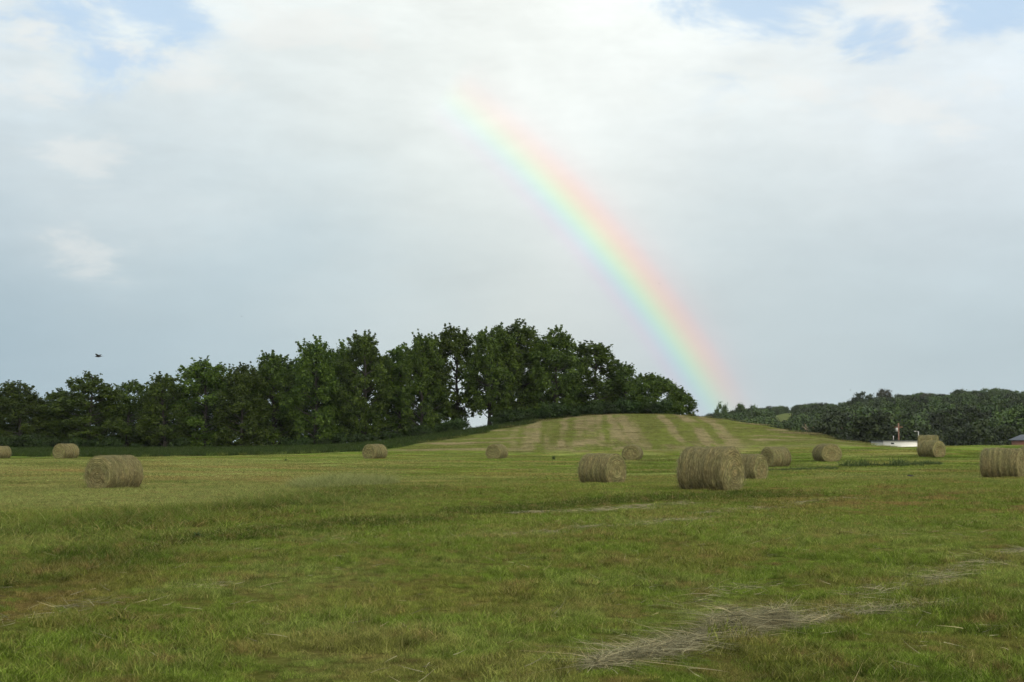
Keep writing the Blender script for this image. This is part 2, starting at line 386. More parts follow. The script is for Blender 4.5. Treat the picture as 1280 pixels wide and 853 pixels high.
    # pasture behind the tree row and on the far hillside
    c = mixc(c, np.array([0.105, 0.125, 0.045]), sstep(230, 260, Y))
    v = (0.82 + 0.36 * fine)[:, None] * (0.9 + 0.2 * fbm(X / 5, Y / 5, 2))[:, None]
    return np.clip(c * v, 0.004, 0.6)

# ------------------------------------------------------------------ materials
def mat(name):
    m = bpy.data.materials.new(name); m.use_nodes = True; m.node_tree.nodes.clear()
    return m, m.node_tree.nodes, m.node_tree.links
def simple(name, col, rough=0.7, metal=0.0, var=0.18, scale=3.0, bump=0.2):
    m, n, l = mat(name)
    o = n.new('ShaderNodeOutputMaterial'); p = n.new('ShaderNodeBsdfPrincipled'); l.new(p.outputs[0], o.inputs[0])
    t = n.new('ShaderNodeTexCoord'); z = n.new('ShaderNodeTexNoise'); z.inputs['Scale'].default_value = scale; z.inputs['Detail'].default_value = 6
    l.new(t.outputs['Object'], z.inputs['Vector'])
    mx = n.new('ShaderNodeMix'); mx.data_type = 'RGBA'; l.new(z.outputs['Fac'], mx.inputs['Factor'])
    mx.inputs[6].default_value = (*[c * (1 - var) for c in col], 1); mx.inputs[7].default_value = (*[min(1, c * (1 + var)) for c in col], 1)
    l.new(mx.outputs[2], p.inputs['Base Color']); p.inputs['Roughness'].default_value = rough; p.inputs['Metallic'].default_value = metal
    if bump:
        b = n.new('ShaderNodeBump'); b.inputs['Strength'].default_value = bump; l.new(z.outputs['Fac'], b.inputs['Height']); l.new(b.outputs[0], p.inputs['Normal'])
    return m
def ground_mat():
    m, n, l = mat('ground_sward')
    o = n.new('ShaderNodeOutputMaterial'); p = n.new('ShaderNodeBsdfPrincipled'); l.new(p.outputs[0], o.inputs[0])
    p.inputs['Roughness'].default_value = 0.95; p.inputs['Specular IOR Level'].default_value = 0.0
    a = n.new('ShaderNodeAttribute'); a.attribute_name = 'tint'
    g = n.new('ShaderNodeNewGeometry')
    z1 = n.new('ShaderNodeTexNoise'); z1.inputs['Scale'].default_value = 9; z1.inputs['Detail'].default_value = 8; z1.inputs['Roughness'].default_value = 0.7
    z2 = n.new('ShaderNodeTexNoise'); z2.inputs['Scale'].default_value = 1.1; z2.inputs['Detail'].default_value = 9; z2.inputs['Roughness'].default_value = 0.7
    l.new(g.outputs['Position'], z1.inputs['Vector']); l.new(g.outputs['Position'], z2.inputs['Vector'])
    mr = n.new('ShaderNodeMapRange'); mr.inputs['From Min'].default_value = 0.3; mr.inputs['From Max'].default_value = 0.7
    mr.inputs['To Min'].default_value = 0.55; mr.inputs['To Max'].default_value = 1.25; l.new(z1.outputs['Fac'], mr.inputs['Value'])
    mr2 = n.new('ShaderNodeMapRange'); mr2.inputs['From Min'].default_value = 0.3; mr2.inputs['From Max'].default_value = 0.7
    mr2.inputs['To Min'].default_value = 0.75; mr2.inputs['To Max'].default_value = 1.2; l.new(z2.outputs['Fac'], mr2.inputs['Value'])
    mu = n.new('ShaderNodeMath'); mu.operation = 'MULTIPLY'; l.new(mr.outputs[0], mu.inputs[0]); l.new(mr2.outputs[0], mu.inputs[1])
    v = n.new('ShaderNodeVectorMath'); v.operation = 'SCALE'; l.new(a.outputs['Color'], v.inputs[0]); l.new(mu.outputs[0], v.inputs['Scale'])
    l.new(v.outputs[0], p.inputs['Base Color'])
    b = n.new('ShaderNodeBump'); b.inputs['Strength'].default_value = 0.8; b.inputs['Distance'].default_value = 0.08
    l.new(z1.outputs['Fac'], b.inputs['Height']); l.new(b.outputs[0], p.inputs['Normal'])
    return m
def blade_mat(name, inst=True, vr=(0.6, 1.5), brown=0.7, gain=1.0, transl=0.35, fixed=None, strawmix=0.5):
    """thin plant matter: colour from the spot it grows on, varied per blade"""
    m, n, l = mat(name)
    o = n.new('ShaderNodeOutputMaterial')
    if fixed is None:
        a = n.new('ShaderNodeAttribute'); a.attribute_name = 'tint'; a.attribute_type = 'INSTANCER' if inst else 'GEOMETRY'; col = a.outputs['Color']
    else:
        rg = n.new('ShaderNodeRGB'); rg.outputs[0].default_value = (*fixed, 1); col = rg.outputs[0]
    b = n.new('ShaderNodeAttribute'); b.attribute_name = 'var'
    mr = n.new('ShaderNodeMapRange'); mr.inputs['To Min'].default_value = vr[0] * gain; mr.inputs['To Max'].default_value = vr[1] * gain; l.new(b.outputs['Fac'], mr.inputs['Value'])
    if fixed is None:                                # tufts and dried spots a hand or two across
        g = n.new('ShaderNodeNewGeometry')
        z = n.new('ShaderNodeTexNoise'); z.inputs['Scale'].default_value = 4.5; z.inputs['Detail'].default_value = 5; z.inputs['Roughness'].default_value = 0.65; l.new(g.outputs['Position'], z.inputs['Vector'])
        z2 = n.new('ShaderNodeTexNoise'); z2.inputs['Scale'].default_value = 2.2; z2.inputs['Detail'].default_value = 6; z2.inputs['Roughness'].default_value = 0.65
        mpg = n.new('ShaderNodeMapping'); mpg.inputs['Location'].default_value = (31, 17, 5); l.new(g.outputs['Position'], mpg.inputs['Vector']); l.new(mpg.outputs[0], z2.inputs['Vector'])
        m1 = n.new('ShaderNodeMapRange'); m1.inputs['From Min'].default_value = 0.32; m1.inputs['From Max'].default_value = 0.68; m1.inputs['To Min'].default_value = 0.42; m1.inputs['To Max'].default_value = 1.45; l.new(z.outputs['Fac'], m1.inputs['Value'])
        vs = n.new('ShaderNodeVectorMath'); vs.operation = 'SCALE'; l.new(col, vs.inputs[0]); l.new(m1.outputs[0], vs.inputs['Scale'])
        m2 = n.new('ShaderNodeMapRange'); m2.inputs['From Min'].default_value = 0.50; m2.inputs['From Max'].default_value = 0.68; m2.inputs['To Max'].default_value = brown; l.new(z2.outputs['Fac'], m2.inputs['Value'])
        mb = n.new('ShaderNodeMix'); mb.data_type = 'RGBA'; l.new(m2.outputs[0], mb.inputs['Factor']); l.new(vs.outputs[0], mb.inputs[6]); mb.inputs[7].default_value = (0.205, 0.135, 0.055, 1); col = mb.outputs[2]
    v = n.new('ShaderNodeVectorMath'); v.operation = 'SCALE'; l.new(col, v.inputs[0]); l.new(mr.outputs[0], v.inputs['Scale'])
    sm = n.new('ShaderNodeMapRange'); sm.inputs['From Min'].default_value = 0.80; sm.inputs['From Max'].default_value = 1.0; sm.inputs['To Max'].default_value = strawmix; l.new(b.outputs['Fac'], sm.inputs['Value'])
    mx = n.new('ShaderNodeMix'); mx.data_type = 'RGBA'; l.new(sm.outputs[0], mx.inputs['Factor']); l.new(v.outputs[0], mx.inputs[6]); mx.inputs[7].default_value = (0.34, 0.28, 0.15, 1)
    d = n.new('ShaderNodeBsdfPrincipled'); d.inputs['Roughness'].default_value = 0.6; d.inputs['Specular IOR Level'].default_value = 0.04
    t = n.new('ShaderNodeBsdfTranslucent'); s = n.new('ShaderNodeMixShader'); s.inputs[0].default_value = transl
    l.new(mx.outputs[2], d.inputs['Base Color']); l.new(mx.outputs[2], t.inputs['Color'])
    l.new(d.outputs[0], s.inputs[1]); l.new(t.outputs[0], s.inputs[2]); l.new(s.outputs[0], o.inputs[0])
    return m
def leaf_mat(name, cols, transl=0.3, gain=1.0, vr=(0.72, 1.3)):
    """cols: dark and light leaf colour; the clump's own tone comes from the mesh attribute var"""
    m, n, l = mat(name)
    o = n.new('ShaderNodeOutputMaterial'); a = n.new('ShaderNodeAttribute'); a.attribute_name = 'var'
    oi = n.new('ShaderNodeObjectInfo')
    mx = n.new('ShaderNodeMix'); mx.data_type = 'RGBA'; l.new(a.outputs['Fac'], mx.inputs['Factor'])
    mx.inputs[6].default_value = (*cols[0], 1); mx.inputs[7].default_value = (*cols[1], 1)
    hs = n.new('ShaderNodeHueSaturation'); l.new(mx.outputs[2], hs.inputs['Color'])
    mr = n.new('ShaderNodeMapRange'); mr.inputs['To Min'].default_value = vr[0] * gain; mr.inputs['To Max'].default_value = vr[1] * gain; l.new(oi.outputs['Random'], mr.inputs['Value']); l.new(mr.outputs[0], hs.inputs['Value'])
    mr3 = n.new('ShaderNodeMapRange'); mr3.inputs['To Min'].default_value = 0.496; mr3.inputs['To Max'].default_value = 0.512; l.new(oi.outputs['Random'], mr3.inputs['Value']); l.new(mr3.outputs[0], hs.inputs['Hue'])
    d = n.new('ShaderNodeBsdfPrincipled'); d.inputs['Roughness'].default_value = 0.6; d.inputs['Specular IOR Level'].default_value = 0.2
    t = n.new('ShaderNodeBsdfTranslucent'); s = n.new('ShaderNodeMixShader'); s.inputs[0].default_value = transl
    l.new(hs.outputs[0], d.inputs['Base Color']); l.new(hs.outputs[0], t.inputs['Color'])
    l.new(d.outputs[0], s.inputs[1]); l.new(t.outputs[0], s.inputs[2]); l.new(s.outputs[0], o.inputs[0])
    return m
M_GROUND = ground_mat(); M_BLADE = blade_mat('grass_blade', vr=(0.38, 1.6), gain=1.0); M_LONG = blade_mat('long_grass_blade', brown=0.05, strawmix=0.12)
M_BARK = simple('bark', (0.016, 0.014, 0.011), 0.9, var=0.4, scale=6)
M_LEAF = leaf_mat('leaf', ((0.014, 0.031, 0.006), (0.078, 0.118, 0.014)))
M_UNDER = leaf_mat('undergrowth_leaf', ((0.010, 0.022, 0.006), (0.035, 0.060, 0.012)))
M_FARLEAF = leaf_mat('far_leaf', ((0.011, 0.022, 0.006), (0.044, 0.068, 0.014)), transl=0.12, vr=(0.4, 1.6))
M_DARKLEAF = leaf_mat('dark_red_leaf', ((0.030, 0.030, 0.018), (0.055, 0.052, 0.026)))
M_WEED = blade_mat('weed_leaf', fixed=(0.056, 0.082, 0.028), strawmix=0.15)
M_PALEGRASS = blade_mat('pale_seed_grass', fixed=(0.155, 0.180, 0.062), strawmix=0.4)
M_HAY = blade_mat('dry_hay', vr=(0.3, 1.9), fixed=(0.20, 0.19, 0.115), transl=0.15, strawmix=0.9)
M_BALESTRAW = blade_mat('bale_straw', fixed=(0.136, 0.128, 0.068), transl=0.1, strawmix=0.7)

# ------------------------------------------------------------------ ground sheet
th = np.concatenate([np.arange(-24, 24, 0.11), np.arange(24, 60, 2), np.arange(60, 300, 5), np.arange(300, 336, 2)])
th = np.radians(th)
rad = np.concatenate([np.geomspace(0.8, 120, 380), np.geomspace(120, 190, 110)[1:], np.geomspace(190, 2500, 130)[1:]])
TH, RR = np.meshgrid(th, rad)
GX = (np.sin(TH) * RR).ravel(); GY = (np.cos(TH) * RR).ravel(); GZ = height(GX, GY)
nt = len(th); nr = len(rad)
i = np.arange(nr - 1)[:, None] * nt; j = np.arange(nt)[None]; k = (j + 1) % nt
Q = np.stack([i + j, i + nt + j, i + nt + k, i + k], -1).reshape(-1, 4)[:, ::-1]
gv = np.concatenate([np.stack([GX, GY, GZ], 1), [[0, 0, gz(0, 0)]]])
T = np.stack([np.full(nt, len(gv) - 1), np.arange(nt), (np.arange(nt) + 1) % nt], 1)[:, ::-1]
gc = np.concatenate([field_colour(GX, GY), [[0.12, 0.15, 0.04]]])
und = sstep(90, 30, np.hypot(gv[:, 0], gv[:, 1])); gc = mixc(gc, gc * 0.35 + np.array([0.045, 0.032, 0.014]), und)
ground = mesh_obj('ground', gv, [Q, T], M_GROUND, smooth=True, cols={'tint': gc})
tag(ground, kind='structure')

# ------------------------------------------------------------------ instanced small growth
def ribbon_set(P0, D, L, W, bend, segs=3, side=None, rs=rng):
    """n tapered ribbons: base P0, direction D, length L, width W, bend vector; returns verts, quads"""
    n = len(P0); t = np.linspace(0, 1, segs + 1)
    D = D / np.linalg.norm(D, axis=1)[:, None]
    if side is None:
        side = np.cross(D, rs.normal(size=(n, 3))); side /= np.linalg.norm(side, axis=1)[:, None] + 1e-9
    P = P0[:, None] + D[:, None] * (L[:, None] * t)[..., None] + bend[:, None] * (L[:, None] * t ** 2)[..., None]
    w = W[:, None] * (1 - t ** 1.6 * 0.85)[None] * 0.5
    A = P - side[:, None] * w[..., None]; B = P + side[:, None] * w[..., None]
    V = np.stack([A, B], 2).reshape(-1, 3)
    b = (np.arange(n) * (segs + 1) * 2)[:, None, None]; s = (np.arange(segs) * 2)[None, :, None]
    Qd = (b + s + np.array([0, 1, 3, 2])[None, None]).reshape(-1, 4)
    return V, Qd
def clump(name, n, radius, hmin, hmax, w, spread, matl, droop=0.35, seed=0):
    rs = np.random.default_rng(seed)
    a = rs.random(n) * 2 * math.pi; r = radius * np.sqrt(rs.random(n))
    P0 = np.stack([r * np.cos(a), r * np.sin(a), np.full(n, -0.01)], 1)
    D = np.stack([rs.normal(0, spread, n), rs.normal(0, spread, n), np.ones(n)], 1)
    L = hmin + (hmax - hmin) * rs.random(n) ** 1.3
    b = np.stack([rs.normal(0, droop, n), rs.normal(0, droop, n), -np.abs(rs.normal(0, droop * 0.5, n))], 1)
    V, Qd = ribbon_set(P0, D, L, w * (0.7 + 0.6 * rs.random(n)), b, 3, rs=rs)
    return mesh_obj(name, V, Qd, matl, link=False, cols={'var': np.repeat(rs.random(n), 8)})
def scatter(name, pts, scale, sources, colors, seed=0, label=None, tiltf=0.15):
    rs = np.random.default_rng(seed)
    me = bpy.data.meshes.new(name); me.vertices.add(len(pts)); me.vertices.foreach_set('co', np.asarray(pts, np.float32).ravel())
    a = me.attributes.new('iscale', 'FLOAT', 'POINT'); a.data.foreach_set('value', np.asarray(scale, np.float32))
    rot = np.stack([rs.normal(0, tiltf, len(pts)), rs.normal(0, tiltf, len(pts)), rs.random(len(pts)) * 6.283], 1)
    a = me.attributes.new('irot', 'FLOAT_VECTOR', 'POINT'); a.data.foreach_set('vector', rot.astype(np.float32).ravel())
    a = me.attributes.new('idx', 'INT', 'POINT'); a.data.foreach_set('value', rs.integers(0, len(sources), len(pts)).astype(np.int32))
    if colors is not None:
        a = me.attributes.new('tint', 'FLOAT_COLOR', 'POINT'); a.data.foreach_set('color', np.concatenate([colors, np.ones((len(colors), 1))], 1).astype(np.float32).ravel())
    o = bpy.data.objects.new(name, me); C.objects.link(o)
    colx = bpy.data.collections.new(name + '_sources')
    for s_ in sources: colx.objects.link(s_)
    g = bpy.data.node_groups.new(name + '_scatter', 'GeometryNodeTree')
    g.interface.new_socket('Geometry', in_out='INPUT', socket_type='NodeSocketGeometry'); g.interface.new_socket('Geometry', in_out='OUTPUT', socket_type='NodeSocketGeometry')
    N = g.nodes; L = g.links; gi = N.new('NodeGroupInput'); go = N.new('NodeGroupOutput')
    ip = N.new('GeometryNodeInstanceOnPoints'); ci = N.new('GeometryNodeCollectionInfo'); ci.inputs['Collection'].default_value = colx
    ci.inputs['Separate Children'].default_value = True; ci.inputs['Reset Children'].default_value = True
    m2p = N.new('GeometryNodeMeshToPoints'); L.new(gi.outputs[0], m2p.inputs[0]); L.new(m2p.outputs[0], ip.inputs['Points'])
    L.new(ci.outputs[0], ip.inputs['Instance']); ip.inputs['Pick Instance'].default_value = True
    def attr(nm, ty):
        q = N.new('GeometryNodeInputNamedAttribute'); q.data_type = ty; q.inputs['Name'].default_value = nm; return q.outputs['Attribute']
    L.new(attr('idx', 'INT'), ip.inputs['Instance Index'])
    e = N.new('FunctionNodeEulerToRotation'); L.new(attr('irot', 'FLOAT_VECTOR'), e.inputs[0]); L.new(e.outputs[0], ip.inputs['Rotation'])
    L.new(attr('iscale', 'FLOAT'), ip.inputs['Scale']); L.new(ip.outputs[0], go.inputs[0])
    md = o.modifiers.new('scatter', 'NODES'); md.node_group = g
    tag(o, label, None, None, 'stuff'); return o
def wedge_points(n, y0, y1, power, seed, wide=0.47):
    """random points on the ground in front of the viewer, density falling with distance"""
    rs = np.random.default_rng(seed); u = rs.random(n)
    if power == 1: Y = y0 * (y1 / y0) ** u          # area density ~ 1/Y^2
    else: q = 2 - power; Y = (y0 ** q + u * (y1 ** q - y0 ** q)) ** (1 / q)
    X = (rs.random(n) * 2 - 1) * (Y * wide + 2.0)
    return X, Y

# short cut sward, three ranges
near_src = [clump('sward_tuft', 760, 0.24, 0.015, 0.075, 0.0034, 0.30, M_BLADE, 0.45, 10 + s) for s in range(6)]
mid_src = [clump('sward_patch', 800, 0.60, 0.02, 0.075, 0.0065, 0.35, M_BLADE, 0.45, 30 + s) for s in range(5)]
far_src = [clump('sward_spread', 700, 1.5, 0.02, 0.065, 0.018, 0.5, M_BLADE, 0.5, 50 + s) for s in range(4)]
def sward(name, n, y0, y1, src, power, seed, smin, smax, label):
    X, Y = wedge_points(n, y0, y1, power, seed)
    keep = long_zone(X, Y) < 0.5; X = X[keep]; Y = Y[keep]
    tall = fbm(X / 0.9, Y / 1.2 + 44, 3, 0.6); rs = np.random.default_rng(seed + 1)
    Z = height(X, Y)
    s_ = (smin + (smax - smin) * rs.random(len(X))) * (0.6 + 0.85 * sstep(0.38, 0.66, tall))
    s_ *= 1 + 0.6 * np.exp(-(dist_poly(X, Y, SW2) / 1.6) ** 2) + 0.35 * np.exp(-(dist_poly(X, Y, SW1) / 0.9) ** 2)
    return scatter(name, np.stack([X, Y, Z], 1), s_, src, field_colour(X, Y), seed, label, 0.10 if y0 < 10 else (0.04 if y0 < 50 else 0.012))
sward('short_grass', 9500, 6.5, 26, near_src, 0.6, 101, 0.8, 1.3, 'short mown grass blades of the near field, green with brown patches')
sward('short_grass', 12000, 22, 75, mid_src, 0.9, 102, 0.8, 1.25, 'mown grass of the middle of the field among the nearer bales')
sward('short_grass', 9000, 70, 178, far_src, 1, 103, 0.8, 1.2, 'mown grass of the back of the field and the mound')

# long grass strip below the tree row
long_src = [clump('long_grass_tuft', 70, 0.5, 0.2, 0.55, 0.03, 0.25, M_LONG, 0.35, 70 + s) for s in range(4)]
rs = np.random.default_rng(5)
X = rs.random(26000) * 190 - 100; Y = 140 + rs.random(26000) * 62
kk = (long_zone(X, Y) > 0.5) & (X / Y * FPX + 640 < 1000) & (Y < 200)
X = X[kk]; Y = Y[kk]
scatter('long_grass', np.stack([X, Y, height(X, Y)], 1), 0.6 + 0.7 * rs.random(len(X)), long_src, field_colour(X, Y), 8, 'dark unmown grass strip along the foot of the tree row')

# rough growth: pale seed-head patch, darker rough patch, weed line
def rough(name, poly_px, n, sp, src, smin, smax, seed, label, tint=None):
    P = polyline(poly_px); rs = np.random.default_rng(seed)
    seg = rs.integers(0, len(P) - 1, n); t = rs.random(n)
    q = P[seg] * (1 - t[:, None]) + P[seg + 1] * t[:, None] + rs.normal(0, 1, (n, 2)) * np.array(sp)
    kp = fbm(q[:, 0] / 1.1 + seed, q[:, 1] / 1.5, 3) > 0.40; q = q[kp]
    c = field_colour(q[:, 0], q[:, 1]) if tint is None else np.tile(tint, (len(q), 1))
    fall = smin + (smax - smin) * rs.random(len(q))
    return scatter(name, np.concatenate([q, height(q[:, 0], q[:, 1])[:, None]], 1), fall, src, c, seed, label)
pale_src = [clump('seed_grass', 70, 0.28, 0.2, 0.50, 0.012, 0.30, M_PALEGRASS, 0.6, 90 + s) for s in range(3)]
rgh_src = [clump('rough_grass', 60, 0.22, 0.12, 0.30, 0.009, 0.4, M_BLADE, 0.6, 94 + s) for s in range(3)]
weed_src = [clump('weed_tuft', 40, 0.22, 0.15, 0.5, 0.03, 0.45, M_WEED, 0.4, 98 + s) for s in range(3)]
rough('seed_grass_patch', [(392, 610), (430, 607), (468, 607)], 700, (0.45, 2.0), pale_src, 0.6, 1.5, 21, 'greyish green patch of flattened tall grass left standing in the mown field')
rough('rough_grass_patch', [(40, 668), (170, 655), (250, 652), (330, 642), (350, 632)], 2600, (0.9, 1.6), rgh_src, 0.7, 1.5, 22, 'darker rough grass left uncut across the left foreground')
rough('rough_grass_patch', [(300, 622), (380, 614)], 300, (0.8, 1.2), rgh_src, 0.5, 1.0, 23, 'thin fringe of rough grass trailing left of the pale grass patch')
rough('weed_line', [(1060, 583.5), (1100, 583), (1135, 583)], 60, (0.6, 0.35), weed_src, 0.2, 1.7, 24, 'dark green weeds standing in a line between the right hand bales')
rough('weed_line', [(1143, 581.5), (1168, 580.5)], 70, (0.3, 0.5), weed_src, 0.5, 1.0, 25, 'short run of dark weeds in front of the bale by the white building')
rough('weed_line', [(940, 590), (990, 588), (1040, 586)], 170, (0.3, 0.5), weed_src, 0.3, 0.6, 26, 'low dark weeds running left in front of the spiral ended bale')
def weed_plant(px, py, sc, label):
    x, y = hit(px, py); o = mesh_obj('weed', *wp_mesh, M_WEED, cols={'var': wp_var}); o.location = (x, y, gz(x, y)); o.scale = (sc,) * 3
    tag(o, label, 'weed'); return o
rs = np.random.default_rng(77); n = 160
a = rs.random(n) * 6.283; P0 = np.stack([0.05 * np.cos(a), 0.05 * np.sin(a), rs.random(n) * 0.45], 1)
D = np.stack([np.cos(a), np.sin(a), 0.3 + rs.random(n)], 1)
wp_mesh = ribbon_set(P0, D, 0.12 + 0.25 * rs.random(n), 0.04 + 0.03 * rs.random(n), np.stack([rs.normal(0, .3, n), rs.normal(0, .3, n), -rs.random(n) * .5], 1), 3); wp_var = np.repeat(rs.random(n), 8) * 0.7
weed_plant(692, 575, 0.65, 'single dark weed standing behind the middle bale at the foot of the mound')
weed_plant(357, 577, 0.4, 'small dark weed in the mown grass right of the leftmost large bale')
weed_plant(246, 677, 0.28, 'small dark weed tuft in the rough grass of the left foreground')

# ------------------------------------------------------------------ hay bales
def bale_side_mat(nm='bale_side', ring=0.0):
    m, n, l = mat(nm)
    o = n.new('ShaderNodeOutputMaterial'); p = n.new('ShaderNodeBsdfPrincipled'); l.new(p.outputs[0], o.inputs[0]); p.inputs['Roughness'].default_value = 0.9
    p.inputs['Specular IOR Level'].default_value = 0.15
    uv = n.new('ShaderNodeAttribute'); uv.attribute_name = 'cyl'                  # (around, along, 0)
    oi = n.new('ShaderNodeObjectInfo')
    ad = n.new('ShaderNodeVectorMath'); ad.operation = 'ADD'; sc = n.new('ShaderNodeVectorMath'); sc.operation = 'SCALE'; sc.inputs[0].default_value = (7, 13, 5); l.new(oi.outputs['Random'], sc.inputs['Scale'])
    l.new(uv.outputs['Vector'], ad.inputs[0]); l.new(sc.outputs[0], ad.inputs[1])
    def nz(scale, stretch, detail=8, rough=0.7):
        mp = n.new('ShaderNodeMapping'); mp.inputs['Scale'].default_value = stretch; l.new(ad.outputs[0], mp.inputs['Vector'])
        z = n.new('ShaderNodeTexNoise'); z.inputs['Scale'].default_value = scale; z.inputs['Detail'].default_value = detail; z.inputs['Roughness'].default_value = rough
        l.new(mp.outputs[0], z.inputs['Vector']); return z.outputs['Fac']
    a = nz(2.6, (0.25, 1.6, 1)); b = nz(22, (0.35, 1.6, 1)); c = nz(1.5, (1, 1, 1))
    r1 = n.new('ShaderNodeValToRGB'); l.new(b, r1.inputs[0])
    e = r1.color_ramp.elements; e[0].position = 0.30; e[0].color = (0.036, 0.035, 0.019, 1); e[1].position = 0.70; e[1].color = (0.232, 0.218, 0.132, 1)
    q = e.new(0.5); q.color = (0.106, 0.099, 0.052, 1)
    r2 = n.new('ShaderNodeValToRGB'); l.new(a, r2.inputs[0]); e = r2.color_ramp.elements
    e[0].position = 0.33; e[0].color = (0.62, 0.60, 0.50, 1); e[1].position = 0.66; e[1].color = (1.25, 1.15, 1.0, 1)
    mx = n.new('ShaderNodeVectorMath'); mx.operation = 'MULTIPLY'; l.new(r1.outputs[0], mx.inputs[0]); l.new(r2.outputs[0], mx.inputs[1])
    r3 = n.new('ShaderNodeValToRGB'); l.new(c, r3.inputs[0]); e = r3.color_ramp.elements
    e[0].position = 0.38; e[0].color = (0.90, 1.0, 0.86, 1); e[1].position = 0.62; e[1].color = (1.03, 0.98, 0.92, 1)
    my = n.new('ShaderNodeVectorMath'); my.operation = 'MULTIPLY'; l.new(mx.outputs[0], my.inputs[0]); l.new(r3.outputs[0], my.inputs[1])
    if ring:                                          # rolled layers showing on the end
        sx = n.new('ShaderNodeSeparateXYZ'); l.new(uv.outputs['Vector'], sx.inputs[0])
        w_ = n.new('ShaderNodeMath'); w_.operation = 'MULTIPLY_ADD'; l.new(a, w_.inputs[0]); w_.inputs[1].default_value = 0.10; l.new(sx.outputs['Y'], w_.inputs[2])
        w2_ = n.new('ShaderNodeMath'); w2_.operation = 'MULTIPLY'; l.new(w_.outputs[0], w2_.inputs[0]); w2_.inputs[1].default_value = 6.283 / 0.085
        s_ = n.new('ShaderNodeMath'); s_.operation = 'SINE'; l.new(w2_.outputs[0], s_.inputs[0])
        mr = n.new('ShaderNodeMapRange'); mr.inputs['From Min'].default_value = -1; mr.inputs['To Min'].default_value = 0.95; mr.inputs['To Max'].default_value = 1.5; l.new(s_.outputs[0], mr.inputs['Value'])
        mz = n.new('ShaderNodeVectorMath'); mz.operation = 'SCALE'; l.new(my.outputs[0], mz.inputs[0]); l.new(mr.outputs[0], mz.inputs['Scale']); my = mz
    l.new(my.outputs[0], p.inputs['Base Color'])
    bp = n.new('ShaderNodeBump'); bp.inputs['Strength'].default_value = 0.9; bp.inputs['Distance'].default_value = 0.03; l.new(b, bp.inputs['Height']); l.new(bp.outputs[0], p.inputs['Normal'])
    return m
M_SIDE = bale_side_mat(); M_END = bale_side_mat('bale_end', 1.0)
RB = 0.76; LB = 1.78
def sag(V):
    """a bale slumps: flat below, wider at the middle"""
    V = np.array(V, float); z = V[:, 2]
    V[:, 2] = np.where(z < -0.60, -0.60 + (z + 0.60) * 0.35, z); zz = V[:, 2]
    V[:, 1] *= 1 + 0.05 * np.exp(-((zz + 0.25) / 0.4) ** 2)
    V[:, 2] += 0.66
    return V
